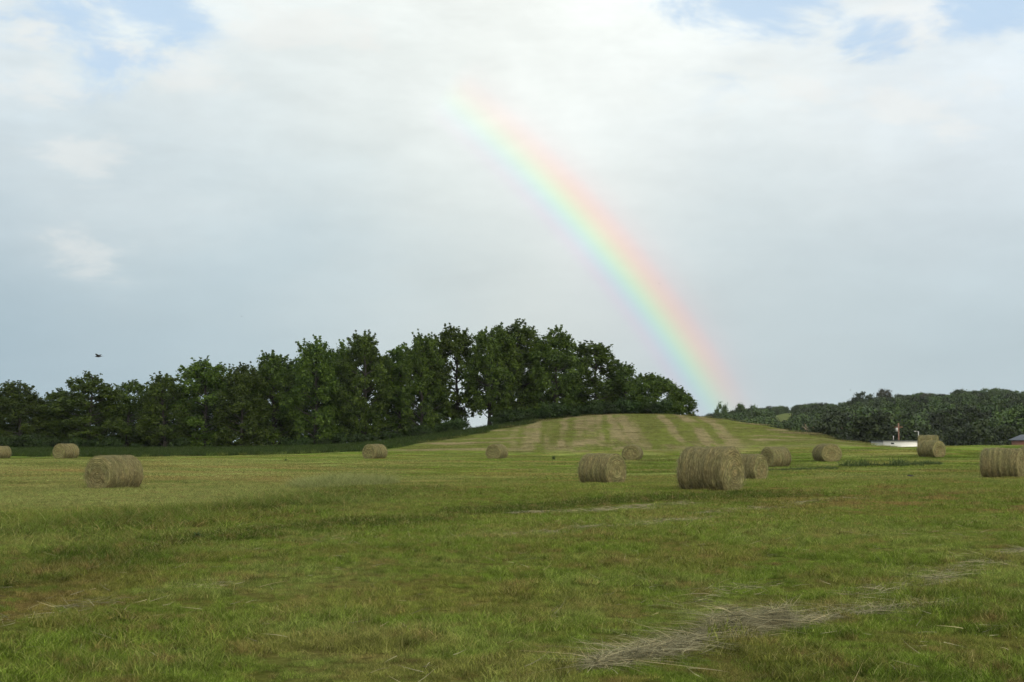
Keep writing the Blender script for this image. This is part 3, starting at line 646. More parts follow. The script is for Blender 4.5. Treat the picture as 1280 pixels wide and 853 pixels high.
def make_bale(seed, ring=0.02, waist=0.0, straws=2600):
    rs = np.random.default_rng(seed)
    root = empty('hay_bale')
    na, nx = 110, 70
    ang = np.linspace(0, 2 * math.pi, na, endpoint=False); xs = np.linspace(-LB / 2, LB / 2, nx)
    A, XX = np.meshgrid(ang, xs)
    ed = np.minimum(LB / 2 - np.abs(XX), 0.10) / 0.10
    prof = RB * (1 - 0.07 * (1 - np.sqrt(np.clip(1 - (1 - ed) ** 2, 0, 1))))
    bulge = ring * np.sin(XX * 2 * math.pi / 0.27 + rs.random() * 6 + 0.35 * np.sin(A)) + waist * -np.exp(-((XX + 0.08) / 0.08) ** 2)
    nz = (fbm(A / 0.35 + seed * 3, XX / 0.12 + 9, 3) - 0.5) * 0.05
    wrap = 0.5 - 0.5 * np.cos(A)                     # hides the seam of the noise
    nz = nz * np.clip(wrap * 6, 0, 1) + (vnoise(XX / 0.3 + seed, XX * 0) - 0.5) * 0.04
    Rr = prof + bulge * np.clip(ed + 0.3, 0, 1) + nz
    V = np.stack([XX, Rr * np.sin(A), Rr * np.cos(A)], -1)
    Vr = V.reshape(-1, 3)
    i = np.arange(nx - 1)[:, None] * na; j = np.arange(na)[None]; k = (j + 1) % na
    Qd = np.stack([i + j, i + na + j, i + na + k, i + k], -1).reshape(-1, 4)
    cyl = np.stack([np.sin(A) * RB, XX, np.cos(A) * RB], -1).reshape(-1, 3)
    o = mesh_obj('roll', sag(Vr), Qd, M_SIDE, root, smooth=True)
    cyl2 = np.stack([(np.abs(A - math.pi)) * RB, XX, A * 0], -1).reshape(-1, 3)
    at_ = o.data.attributes.new('cyl', 'FLOAT_VECTOR', 'POINT'); at_.data.foreach_set('vector', cyl2.astype(np.float32).ravel())
    for s in (-1, 1):
        edge = V[0 if s < 0 else -1]                  # ring of the roll's rim
        nr_ = 26; t = np.linspace(1, 0.02, nr_)
        AA, TT = np.meshgrid(ang, t)
        spiral = np.sin((TT * RB / 0.085 + AA / (2 * math.pi)) * 2 * math.pi) * 0.010
        lump = (fbm(np.cos(AA) * TT * 4 + seed, np.sin(AA) * TT * 4 + 7 + s, 3) - 0.5) * 0.12
        off = (0.035 * (1 - TT ** 6) + (spiral + lump) * (1 - TT ** 10))
        E = np.stack([s * (LB / 2 + off), TT * edge[None, :, 1], TT * edge[None, :, 2]], -1)
        ctr = np.array([[s * (LB / 2 + off[-1].mean()), 0, 0]])
        EV = np.concatenate([E.reshape(-1, 3), ctr])
        i = np.arange(nr_ - 1)[:, None] * na
        Qe = np.stack([i + j, i + k, i + na + k, i + na + j], -1).reshape(-1, 4)
        Te = np.stack([np.full(na, len(EV) - 1), (nr_ - 1) * na + np.arange(na), (nr_ - 1) * na + (np.arange(na) + 1) % na], 1)
        eo = mesh_obj('end_face', sag(EV), [Qe, Te], M_END, root, smooth=True)
        c3 = np.concatenate([np.stack([np.abs(AA - math.pi) * TT * 0.6, TT * RB, AA * 0 + s], -1).reshape(-1, 3), [[0, 0, s]]])
        at_ = eo.data.attributes.new('cyl', 'FLOAT_VECTOR', 'POINT'); at_.data.foreach_set('vector', c3.astype(np.float32).ravel())
    # loose stalks on the surface
    n = straws; a = rs.random(n) * 6.283; x = (rs.random(n) - 0.5) * LB
    P0 = np.stack([x, (RB + 0.008) * np.sin(a), (RB + 0.008) * np.cos(a)], 1)
    nrm = np.stack([x * 0, np.sin(a), np.cos(a)], 1); tan = np.stack([x * 0, np.cos(a), -np.sin(a)], 1)
    D = tan * np.sign(rs.normal(size=n))[:, None] + nrm * (0.16 + np.abs(rs.normal(0, 0.18, n)))[:, None] + np.array([1, 0, 0]) * rs.normal(0, 0.35, n)[:, None]
    V1, Q1 = ribbon_set(P0, D, 0.06 + 0.16 * rs.random(n), np.full(n, 0.007), -nrm * 0.35, 3, rs=rs)
    n2 = int(straws * 0.28); s = np.sign(rs.normal(size=n2)); r_ = RB * np.sqrt(rs.random(n2)) * 0.97; a = rs.random(n2) * 6.283
    P0 = np.stack([s * (LB / 2 + 0.03), r_ * np.sin(a), r_ * np.cos(a)], 1)
    tan = np.stack([r_ * 0, np.cos(a), -np.sin(a)], 1)
    D = tan * np.sign(rs.normal(size=n2))[:, None] + np.array([1, 0, 0]) * (s * (0.1 + np.abs(rs.normal(0, 0.3, n2))))[:, None] + rs.normal(0, 0.3, (n2, 3)) * np.array([0, 1, 1])
    V2, Q2 = ribbon_set(P0, D, 0.06 + 0.18 * rs.random(n2), np.full(n2, 0.007), rs.normal(0, 0.2, (n2, 3)) - np.array([0, 0, .15]), 3, rs=rs)
    VV = np.concatenate([V1, V2]); mesh_obj('loose_stalks', sag(VV), np.concatenate([Q1, Q2 + len(V1)]), M_BALESTRAW, root, cols={'var': np.repeat(rs.random(n + n2), 8)})
    return root
B_LAB = [
    'largest round hay bale on the left side of the field, swirled end turned left',
    'small distant round hay bale behind the large left one, near the long grass',
    'far round hay bale cut off by the left edge of the picture',
    'distant round hay bale just left of where the mound starts, pale end turned left',
    'distant round hay bale standing alone in front of the left slope of the mound',
    'middle sized round hay bale left of the biggest one, its end turned right',
    'round hay bale seen end on as a disc, below the crest of the mound',
    'biggest round hay bale, with a waist round its middle and a frayed right end',
    'round hay bale partly hidden behind the right end of the biggest bale',
    'round hay bale with dark end turned left, right of the partly hidden bale',
    'round hay bale with a clear spiral on its end, below the right foot of mound',
    'round hay bale standing in front of the white building with another bale behind it',
    'round hay bale mostly hidden, only its top showing above the bale by the white building',
    'ribbed round hay bale seen side on near the right edge of the field',
    'far round hay bale only just showing behind the ribbed bale at the right edge']
protos = [make_bale(1, 0.014, 0.055, 5200), make_bale(2, 0.010, 0.0, 3600), make_bale(3, 0.022, 0.0, 3600), make_bale(4, 0.016, 0.02, 3600)]
used = [False] * 4
pick = [1, 3, 1, 2, 3, 2, 1, 0, 3, 1, 3, 2, 1, 2, 3]
for i, b in enumerate(BALES):
    x0, x1, yt, yb, side, ang = b
    Y = BH * FPX / (yb - yt); p = at((x0 + x1) / 2, yb, Y)
    r_ = protos[pick[i]]
    if used[pick[i]]: r_ = copy_tree(r_)
    used[pick[i]] = True
    los = np.array([p[0], p[1]]) / np.hypot(p[0], p[1]); lf = np.array([-los[1], los[0]])
    sgn = 1 if side == 'L' else -1
    nn = -los * math.cos(R(ang)) + lf * sgn * math.sin(R(ang))
    a_ = R(ang); wid = (x1 - x0) / FPX * Y; est = 2 * RB * math.cos(a_) + LB * math.sin(a_)
    k_ = min(1.12, max(0.94, wid / est))
    r_.location = (p[0], p[1] + 0.3, gz(p[0], p[1] + 0.3) - 0.05)
    r_.rotation_euler = (0, 0, math.atan2(nn[1], nn[0])); r_.scale = (k_, k_, 1.0)
    tag(r_, B_LAB[i], 'hay bale', 'round hay bales lying in the mown field')
    r_.name = 'hay_bale'

# ------------------------------------------------------------------ raked loose hay
def hay_trail(name, pts_px, n, width, hmax, seed, label, kind=None, cat=None, lmin=0.12, lmax=0.36, w=0.0038, mess=0.9, curl=0.35):
    P = polyline(pts_px); rs = np.random.default_rng(seed)
    seg = np.linalg.norm(np.diff(P, axis=0), axis=1); cum = np.concatenate([[0], np.cumsum(seg)])
    t = rs.random(n) * cum[-1]; px_ = np.interp(t, cum, P[:, 0]); py_ = np.interp(t, cum, P[:, 1])
    dx = np.interp(t + 0.1, cum, P[:, 0]) - np.interp(t - 0.1, cum, P[:, 0]); dy = np.interp(t + 0.1, cum, P[:, 1]) - np.interp(t - 0.1, cum, P[:, 1])
    hd = np.hypot(dx, dy) + 1e-6; ux = dx / hd; uy = dy / hd
    amp = vnoise(t / 0.7 + seed, t * 0) * 0.8 + 0.35
    o_ = rs.normal(0, 1, n) * width * amp; o_ += (fbm(t / 1.2, t * 0 + seed, 2) - .5) * width * 2
    X = px_ - uy * o_; Y = py_ + ux * o_
    kp = fbm(X / 0.35 + seed, Y / 0.35, 3) > 0.36; X = X[kp]; Y = Y[kp]; o2 = o_[kp]; ux = ux[kp]; uy = uy[kp]; am = amp[kp]; n = len(X)
    lift = hmax * am * np.exp(-(o2 / (width * am + 1e-3)) ** 2) * rs.random(n)
    P0 = np.stack([X, Y, height(X, Y) + 0.03 + lift], 1)
    th_ = rs.normal(0, mess, n); sg = np.sign(rs.normal(size=n))
    D = np.stack([(ux * np.cos(th_) - uy * np.sin(th_)) * sg, (uy * np.cos(th_) + ux * np.sin(th_)) * sg, rs.normal(0.08 + 0.12 * mess, 0.08 + 0.36 * mess * (mess > 1.2), n)], 1)
    L = lmin + (lmax - lmin) * rs.random(n)
    V, Qd = ribbon_set(P0, D, L, w * (0.6 + 0.8 * rs.random(n)), np.stack([rs.normal(0, curl, n), rs.normal(0, curl, n), -0.05 - np.abs(rs.normal(0, .15, n))], 1), 4, rs=rs)
    o = mesh_obj(name, V, Qd, M_HAY, cols={'var': np.repeat(rs.random(n) ** 1.2, 10)})
    return tag(o, label, cat, None, kind)
hay_trail('hay_heap', [(893, 804), (925, 793), (955, 787), (988, 785)], 5200, 0.125, 0.24, 31, 'small grey heap of loose dry hay on the grass in the right foreground', cat='hay heap', mess=2.2, curl=1.6, lmin=0.04, lmax=0.16)
hay_trail('hay_windrow', [(745, 840), (790, 829), (840, 818), (892, 805)], 2400, 0.085, 0.09, 32, 'thin row of raked dry hay trailing left from the foreground heap', cat='hay row', mess=1.7, curl=1.4, lmin=0.05, lmax=0.2)
hay_trail('hay_windrow', [(988, 785), (1040, 778), (1100, 770), (1190, 760)], 900, 0.09, 0.05, 33, 'thin row of raked dry hay trailing right from the foreground heap', cat='hay row', mess=1.6, curl=1.2, lmin=0.05, lmax=0.2)
hay_trail('loose_hay', [(1060, 750), (1150, 738), (1200, 715), (1290, 688)], 1500, 0.22, 0.03, 34, 'scattered stalks of dry hay on the grass at the right edge', kind='stuff')
hay_trail('loose_hay', [(-20, 785), (90, 762), (200, 742), (305, 732)], 220, 0.22, 0.02, 35, 'faint streak of dry hay stalks in the left foreground', kind='stuff')
hay_trail('loose_hay', [(590, 676), (700, 666), (800, 658), (870, 650)], 1300, 0.30, 0.03, 36, 'pale streak of dry hay in front of the biggest bale', kind='stuff', w=0.006)
hay_trail('loose_hay', [(640, 644), (760, 640), (860, 630)], 800, 0.35, 0.03, 37, 'faint pale streak of dry hay between the middle bales and the foreground', kind='stuff', w=0.007)
hay_trail('loose_hay', [(880, 645), (1000, 630), (1080, 625)], 600, 0.35, 0.03, 38, 'faint pale streak of dry hay right of the biggest bale', kind='stuff', w=0.007)
hay_trail('loose_hay', [(840, 765), (900, 742), (980, 735)], 140, 0.25, 0.02, 39, 'few dry stalks strewn on the grass above the hay heap', kind='stuff')
rs = np.random.default_rng(55)                     # single pale stalks strewn over the near field
X, Y = wedge_points(1500, 8, 30, 0.7, 56); n = len(X); th_ = rs.random(n) * 6.283
V, Qd = ribbon_set(np.stack([X, Y, height(X, Y) + 0.05], 1), np.stack([np.cos(th_), np.sin(th_), rs.normal(0.1, .2, n)], 1), 0.06 + 0.2 * rs.random(n), np.full(n, 0.005), rs.normal(0, .15, (n, 3)), 4, rs=rs)
tag(mesh_obj('strewn_stalks', V, Qd, M_HAY, cols={'var': np.repeat(rs.random(n), 10)}), 'single pale stalks strewn over the near grass', kind='stuff')

# ------------------------------------------------------------------ trees
def leaf_cloud(cent, rad, cnt, size, rs, flat=0.75, shade=None, grain=0.4):
    """leaf-sized diamonds gathered in clumps"""
    n = int(cnt.sum()); idx = np.repeat(np.arange(len(cent)), cnt)
    d = rs.normal(size=(n, 3)); d /= np.linalg.norm(d, axis=1)[:, None]
    r = rad[idx] * np.minimum(np.abs(rs.normal(0, 0.62, n)) + 0.1 * rs.random(n), 1.5)
    P = cent[idx] + d * r[:, None] * np.array([1, 1, flat])
    nrm = d * 0.6 + rs.normal(size=(n, 3)) * 0.7 + np.array([0, 0, 0.5]); nrm /= np.linalg.norm(nrm, axis=1)[:, None]
    u = np.cross(nrm, rs.normal(size=(n, 3))); u /= np.linalg.norm(u, axis=1)[:, None]; w = np.cross(nrm, u)
    s = size * (0.6 + 0.8 * rs.random(n))[:, None]
    V = np.stack([P - u * s, P - w * s * 0.55, P + u * s, P + w * s * 0.55], 1).reshape(-1, 3)
    Qd = np.arange(4 * n).reshape(-1, 4)
    tone = rs.random(len(cent)) if shade is None else shade
    var = np.clip(tone[idx] * (1 - grain) + grain * rs.random(n), 0, 1)
    return V, Qd, np.repeat(var, 4)
def make_tree(seed, H=12.5, W=7.4, bare=0.10, leaf=0.13, nleaf=30000, nl=30, mt=None, name='tree', top=0.5):
    """trunk and limbs carrying rounded, upright lobes of foliage, with sprays of shoots on the upper lobes"""
    rs = np.random.default_rng(seed); root = empty(name); tb = MB()
    lean = rs.normal(0, 0.025, 2) * H; tz = np.linspace(0, 0.88, 9)
    tp = np.stack([lean[0] * tz + rs.normal(0, .06, 9) * tz * 2, lean[1] * tz + rs.normal(0, .06, 9) * tz * 2, H * tz], 1)
    tr = 0.016 * H * (1 - tz * 0.9) + 0.01; tr[0] *= 1.5; tb.tube(tp, tr, 8)
    C_, R_, K_ = [], [], []
    for b in range(nl):
        q = (b + 0.5 + rs.normal(0, 0.3)) / nl; q = min(max(q, 0.0), 1.0)
        env = W / 2 * math.sqrt(max(0.05, math.sin(math.pi * (0.16 + 0.80 * q ** (0.8 + 0.5 * top))))) * (0.82 + 0.3 * rs.random())
        az = b * 2.399 + rs.normal(0, 0.3); lr = (0.115 + 0.06 * rs.random()) * W
        rr_ = max(0.0, env - lr * 0.8) * (0.75 + 0.3 * rs.random())
        z = H * (bare + (0.93 - bare) * q) - lr * 0.3
        if rs.random() < 0.18 and q > 0.55: z += lr * 0.9                      # a lobe standing proud of the others
        c = np.array([rr_ * math.cos(az) + np.interp(z / H, tz, tp[:, 0]), rr_ * math.sin(az) + np.interp(z / H, tz, tp[:, 1]), z])
        f = max(0.05, z / H - 0.05 - 0.35 * rr_ / H); base = np.array([np.interp(f, tz, tp[:, i]) for i in range(3)])
        mid_ = (base + c) / 2 + np.array([0, 0, -0.04 * rr_]) + rs.normal(0, .1, 3)
        tb.tube([base, mid_, c], [0.007 * H, 0.004 * H, 0.02], 5, cap=False)
        m = 13
        d = rs.normal(size=(m, 3)); d[:, 2] = d[:, 2] * 0.8 + 0.25; d /= np.linalg.norm(d, axis=1)[:, None]
        sub = c + d * lr * np.array([1, 1, 1.15]) * (0.55 + 0.5 * rs.random((m, 1)))
        for p in sub: C_.append(p); R_.append((0.034 + 0.026 * rs.random()) * W); K_.append(1.0)
        C_.append(c); R_.append(lr * 0.75); K_.append(0.75)
        if q > 0.35:                                                            # shoots
            for k in range(3 if q > 0.7 else 1):
                u = np.array([rs.normal(0, .35), rs.normal(0, .35), 1.0]); u /= np.linalg.norm(u); p0 = c + u * lr * 0.9
                ln = (0.05 + 0.09 * rs.random()) * W
                for t_ in (0.0, 0.45, 0.9): C_.append(p0 + u * ln * t_ + rs.normal(0, .03, 3)); R_.append((0.030 - 0.014 * t_) * W); K_.append(1.3)
    cents = np.array(C_); rads = np.array(R_)
    zmax = (cents[:, 2] + rads).max(); hi_ = cents[:, 2] > 0.6 * H
    cents[hi_, 2] = 0.6 * H + (cents[hi_, 2] - 0.6 * H) * (0.4 * H) / (zmax - 0.6 * H)
    wgt = rads ** 1.9 * np.array(K_); cnt = np.maximum(14, (wgt / wgt.sum() * nleaf)).astype(int)
    V, Qd, var = leaf_cloud(cents, rads, cnt, leaf, rs, flat=1.0)
    tb.build('trunk', M_BARK, root, smooth=True)
    mesh_obj('crown', V, Qd, mt or M_LEAF, root, cols={'var': var})
    return root
# front row: column of the crown's middle, row of its top, crown width in columns, depth, kind
ROW = [
 (-22, 479, 74, 186, 0, 'broadleaf tree cut by the left edge of the picture, start of the tree row'),
 (28, 475, 62, 184, 1, 'rounded low tree in the row above the leftmost cut off bale'),
 (72, 484, 56, 187, 2, 'shortest broadleaf tree of the left row, directly behind the small distant left bale'),
 (113, 464, 72, 184, 3, 'tree with a twin domed top below the flying bird'),
 (160, 474, 50, 187, 4, 'thin topped tree in the low dip of the skyline right of the bird'),
 (208, 464, 56, 184, 5, 'narrow tree with upright shoots standing right of the dip in the left row'),
 (258, 445, 70, 186, 6, 'tree with a high ragged leader above its lower left neighbours'),
 (303, 452, 60, 183, 0, 'broad tree filling the step right of the ragged leader tree'),
 (345, 436, 66, 187, 1, 'tree with a flat sloping top where the row begins to rise'),
 (396, 418, 60, 184, 2, 'tall tree with two narrow peaks above the pale grass patch'),
 (427, 424, 50, 188, 3, 'slim tree between the twin peaked tree and the one above the distant bale'),
 (458, 413, 62, 184, 4, 'tall tree rising straight above the distant bale left of the mound'),
 (500, 427, 56, 187, 5, 'slightly lower tree in the notch of the middle skyline'),
 (528, 411, 54, 184, 6, 'tree with a spray of upright shoots on its left shoulder, right of the notch'),
 (572, 405, 68, 188, 9, 'wide tall tree with sky showing under its lowest limbs'),
 (612, 403, 60, 184, 9, 'tall tree straight above the bale standing alone before the mound'),
 (652, 397, 74, 187, 2, 'tallest tree of the whole row with the widest airy crown'),
 (695, 406, 62, 184, 3, 'tall airy tree on the right shoulder of the tallest one'),
 (745, 425, 66, 187, 4, 'last tall tree of the row, with upright ragged tips over the mound'),
 (779, 452, 40, 189, 5, 'narrow tree between the last tall tree and the round low tree'),
 (820, 466, 64, 184, 7, 'round bright green low tree behind the mound top, ending the row'),
 (853, 488, 34, 186, 8, 'smallest tree at the very end of the row, leaning towards the rainbow foot')]
TP = [make_tree(200 + s, 12.5, 7.4, bare=0.06 + 0.03 * (s % 3), top=(0.2, 0.9, 0.5)[s % 3], name='row_tree') for s in range(7)]
TP.append(make_tree(220, 6.5, 7.6, bare=0.03, leaf=0.12, nl=34, name='row_tree', top=0.3))
TP.append(make_tree(221, 4.5, 4.5, bare=0.03, leaf=0.11, nleaf=14000, nl=20, name='row_tree'))
TP.append(make_tree(230, 12.5, 7.4, bare=0.17, name='row_tree'))
TH_ = [12.5] * 7 + [6.5, 4.5, 12.5]; TW_ = [7.4] * 7 + [7.6, 4.5, 7.4]
usedt = [False] * 10
def place_tree(px, top, wpx, Y, kind, label, group, seed, name='row_tree', sink=0.0):
    r_ = TP[kind]
    if usedt[kind]: r_ = copy_tree(r_)
    usedt[kind] = True
    p = at(px, top, Y); g = gz(p[0], Y); H = p[2] - g + sink
    sx = (wpx * 1.38 / FPX * Y) / TW_[kind]; sz = H / TH_[kind]
    r_.location = (p[0], Y, g - sink); r_.scale = (sx, sx, sz); r_.rotation_euler = (0, 0, (seed * 2.399) % 6.283)
    r_.name = name; tag(r_, label, 'tree', group); return r_
for i, t in enumerate(ROW): place_tree(*t, 'trees of the long row behind the field', i + 1)
rs = np.random.default_rng(9)
for i in range(27):
    px = -60 + i * 32 + rs.normal(0, 5); top = np.interp(px, [t[0] for t in ROW], [t[1] for t in ROW]) + 16 + rs.random() * 16
    if px > 790 or 552 < px < 632 or (px > 540 and i % 2): continue
    place_tree(px, top, 62, 193 + rs.random() * 5, int(rs.integers(0, 7)), 'darker broadleaf tree showing only through gaps behind the front trees of the row', 'second rank of trees behind the front row', i * 3 + 40)
# undergrowth at the foot of the row
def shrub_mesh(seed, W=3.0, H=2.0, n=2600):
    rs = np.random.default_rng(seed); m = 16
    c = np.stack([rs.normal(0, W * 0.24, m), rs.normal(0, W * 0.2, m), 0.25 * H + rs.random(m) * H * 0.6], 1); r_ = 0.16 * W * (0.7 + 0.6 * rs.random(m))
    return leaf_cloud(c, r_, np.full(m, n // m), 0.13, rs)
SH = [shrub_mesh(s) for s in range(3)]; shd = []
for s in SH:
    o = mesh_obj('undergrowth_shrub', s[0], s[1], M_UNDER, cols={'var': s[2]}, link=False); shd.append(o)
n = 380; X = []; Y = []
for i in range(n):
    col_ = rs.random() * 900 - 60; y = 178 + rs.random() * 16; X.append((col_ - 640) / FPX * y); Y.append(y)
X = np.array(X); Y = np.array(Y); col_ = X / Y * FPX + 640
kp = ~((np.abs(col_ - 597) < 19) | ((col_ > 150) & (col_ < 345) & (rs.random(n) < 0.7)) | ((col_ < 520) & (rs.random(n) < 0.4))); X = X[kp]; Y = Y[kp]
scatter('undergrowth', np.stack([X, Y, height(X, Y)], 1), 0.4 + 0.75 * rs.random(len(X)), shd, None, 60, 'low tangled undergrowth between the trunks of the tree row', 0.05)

# ------------------------------------------------------------------ far woods
FSRC = []
for s in range(6):
    rs = np.random.default_rng(300 + s); H = 13.0; m = 46
    # billowing crown: leaf clumps over a rounded body
    a = rs.random(m) * 6.283; v = rs.random(m); el = np.arcsin(v * 1.15 - 0.15)
    c = np.stack([np.cos(el) * np.cos(a) * 3.9, np.cos(el) * np.sin(a) * 3.9, 6.4 + np.sin(el) * 4.9], 1) * (0.82 + 0.26 * rs.random((m, 1)))
    r_ = 1.15 + 0.75 * rs.random(m)
    V, Qd, var = leaf_cloud(c, r_, np.full(m, 130), 0.32, rs, grain=0.2)
    tb = MB(); tb.tube([(0, 0, -1), (0.1, 0, 4), (0, 0.1, 9)], [0.35, 0.25, 0.1], 6)
    FSRC.append((V, Qd, var, tb))
fsrc_o = [mesh_obj('wood_crown', f[0], f[1], M_FARLEAF, cols={'var': f[2]}, link=False) for f in FSRC]
rs = np.random.default_rng(12)
n = 9000; Y = 300 + rs.random(n) * 640; col_ = 820 + rs.random(n) * 760; X = (col_ - 640) / FPX * Y
keep = []; grid = {}; SM = np.ones(n) * 9
Hh = height(X, Y); c2, r2 = rowcol(X, Y, Hh)
c3 = CAMZ * 0 + (X / Y * FPX + 640)
for i in range(n):
    if rs.random() > Y[i] / 940: continue
    if Y[i] < 340 and c3[i] > 1240: continue
    lim = np.interp(c3[i], _rx, _ry) + rs.random() ** 1.5 * 13 - 2.5 + 5 * (vnoise(np.array([c3[i] / 16.0]), np.array([3.0]))[0] - 0.5)                 # crowns stay below the hill's outline
    if 962 < c3[i] < 998: lim = 524 + 5 * rs.random() if Y[i] < 640 else (900 if Y[i] < 770 else lim)   # the pale pasture on the hillside
    smax_ = (CAMZ + (HOR - lim) / FPX * Y[i] - Hh[i] + 1) / 13.3
    if smax_ < 0.42: continue
    SM[i] = smax_
    g = (int(X[i] // 8.0), int(Y[i] // 8.0)); bad = False
    for dx in (-1, 0, 1):
        for dy in (-1, 0, 1):
            for j_ in grid.get((g[0] + dx, g[1] + dy), ()):
                if (X[i] - X[j_]) ** 2 + (Y[i] - Y[j_]) ** 2 < 64: bad = True
    if bad: continue
    grid.setdefault(g, []).append(i); keep.append(i)
keep = np.array(keep); X = X[keep]; Y = Y[keep]; H_ = Hh[keep]
sc_ = 0.85 + 0.65 * rs.random(len(X)); sc_ = np.minimum(sc_, SM[keep])
scatter('far_woods', np.stack([X, Y, H_ - 1.0], 1), sc_, fsrc_o, None, 13, 'dark green woods covering the low hills far behind the field', 0.04)
print('woods', len(X))
def far_tree(px, top, wpx, Y, label, v=0, mt=None, name='hill_tree'):
    f = FSRC[v]; p = at(px, top, Y); g = gz(p[0], Y); H = p[2] - g
    r_ = empty(name, (p[0], Y, g)); s = H / 12.3; w = wpx / FPX * Y / 9.4
    r_.scale = (w, w, s)
    f[3].build('trunk', M_BARK, r_); mesh_obj('crown', f[0], f[1], mt or M_FARLEAF, r_, cols={'var': f[2]}); tag(r_, label, 'tree'); return r_
far_tree(901, 499.5, 16, 600, 'lone upright tree on the skyline at the foot of the rainbow', 0)
far_tree(925, 504, 17, 620, 'small round tree just right of the lone tree at the rainbow foot', 1)
far_tree(941, 507, 15, 640, 'low round tree second right of the lone tree at the rainbow foot', 2)
far_tree(1080, 490.5, 32, 700, 'broad domed tree left of the dark round crown on the hill skyline', 3)
far_tree(1105, 486.5, 20, 705, 'dark reddish round crown standing highest on the left shoulder of the hill', 4, M_DARKLEAF)
far_tree(1156, 492, 18, 740, 'small dark crown between the dark reddish tree and the hill top', 5, M_DARKLEAF)
far_tree(1235, 484, 26, 800, 'tree forming the top of the wooded hill on the right', 0)
far_tree(1199, 487, 24, 800, 'tree just left of the top of the wooded hill', 2)
# bare dead trees at the wood's edge
M_DEAD = simple('dead_wood', (0.24, 0.17, 0.125), 0.9, var=0.3, scale=2)
def dead_tree(px, base, top, Y, seed, label):
    rs = np.random.default_rng(seed); p = at(px, top, Y); b = at(px, base, Y); H = p[2] - b[2]; r_ = empty('dead_tree', (b[0], Y, b[2] - 2))
    t = MB(); t.tube([(0, 0, 0), (0.1, 0, H * 0.6), (0.2, 0, H + 2)], [0.28, 0.2, 0.08], 6); t.build('trunk', M_DEAD, r_)
    l_ = MB()
    for k in range(5):
        z = 2 + H * (0.3 + 0.12 * k); s = 1 if k % 2 else -1; l_.tube([(0.1, 0, z), (s * 0.8, 0, z + 0.5), (s * (1.1 + rs.random()), -.1, z + 1.3)], [0.11, 0.08, 0.03], 5)
    l_.build('branches', M_DEAD, r_); tag(r_, label, 'dead tree')
dead_tree(1059, 551, 538, 330, 1, 'taller bare dead tree at the wood edge behind the right foot of the mound')
dead_tree(1069, 551, 543, 331, 2, 'shorter bare leaning dead tree right of the taller dead one')
dead_tree(1012, 545, 534, 332, 3, 'bare dead trunk by the woods low over the right slope of the mound')

# ------------------------------------------------------------------ buildings beyond the field
M_WHITE = simple('white_sheet_wall', (0.74, 0.72, 0.66), 0.6, var=0.08, scale=0.8, bump=0.05)
M_GREYW = simple('grey_end_wall', (0.50, 0.53, 0.53), 0.6, var=0.1, bump=0.05)
M_ROOFG = simple('dark_grey_roof', (0.075, 0.085, 0.105), 0.7, var=0.2, scale=1.5)
M_BRICK = simple('red_brown_wall', (0.20, 0.085, 0.055), 0.85, var=0.25, scale=8)
M_GLASS = simple('dark_window', (0.03, 0.03, 0.03), 0.25, var=0.2, bump=0)
M_POLE = simple('pole_wood', (0.12, 0.062, 0.042), 0.85, var=0.25)
M_METAL = simple('pale_metal', (0.30, 0.30, 0.29), 0.5, var=0.1)
# long low white building, its near end to the right
a0 = at(1104, 559, 222); a1 = at(1163, 559, 217)
L_ = math.hypot(a1[0] - a0[0], a1[1] - a0[1]); rz = math.atan2(a1[1] - a0[1], a1[0] - a0[0])
zt = at(1130, 550.6, 220)[2]; zb = gz((a0[0] + a1[0]) / 2, 221)
wb = empty('long_building', (a0[0], a0[1], zb), rz); Hh_ = zt - zb
MB().box(0, L_, 0, 3.8, 0, Hh_ - 0.05).build('wall', M_WHITE, wb)
MB().box(-2.2, -0.003, 0.3, 3.5, 0, Hh_ - 0.18).build('end_wall', M_GREYW, wb)
MB().box(-2.4, L_ + 0.25, -0.3, 4.1, Hh_ - 0.05, Hh_).build('roof', M_ROOFG, wb)
for fx in (0.17, 0.80):
    x = L_ * fx; w_ = MB().box(x, x + 0.62, -0.05, 0.03, Hh_ - 0.62, Hh_ - 0.34).build('window', M_GREYW, wb)
    MB().box(x + 0.06, x + 0.56, -0.07, -0.053, Hh_ - 0.59, Hh_ - 0.37).build('pane', M_GLASS, w_)
MB().tube([(0.9, 2, Hh_), (0.9, 2, Hh_ + 0.75)], 0.07, 7).build('vent_pipe', M_METAL, wb)
tag(wb, 'long low white building with dark roof edge behind the field edge on the right', 'building')
# house at the right edge
hp = at(1307, 556, 262); hz = gz(hp[0], 262)
hs = empty('house', (hp[0], 262, hz), R(8)); top = at(1280, 543, 262)[2] - hz
def z_of(row): return at(1280, row, 262)[2] - hz
zr = z_of(543.5); ze = z_of(550)
MB().box(-3.2, 5, 0, 7, 0, ze).build('wall', M_BRICK, hs)
rf = MB(); rf.add([(-3.7, -0.4, ze), (5.5, -0.4, ze), (5.5, 3.5, zr), (-3.2, 3.5, zr), (-3.7, 7.4, ze), (5.5, 7.4, ze), (-3.7, -0.4, ze - .12), (5.5, -0.4, ze - .12), (-3.7, 7.4, ze - .12), (5.5, 7.4, ze - .12)],
   [(0, 1, 2, 3), (3, 2, 5, 4), (0, 6, 7, 1), (4, 5, 9, 8), (0, 4, 8, 6), (1, 7, 9, 5), (6, 8, 9, 7)], [(0, 3, 4), (1, 5, 2)])
rfo = rf.build('roof', M_ROOFG, hs)
MB().box(-0.9, -0.2, 3.2, 3.9, zr - 0.3, zr + 0.45).build('chimney', M_BRICK, rfo)
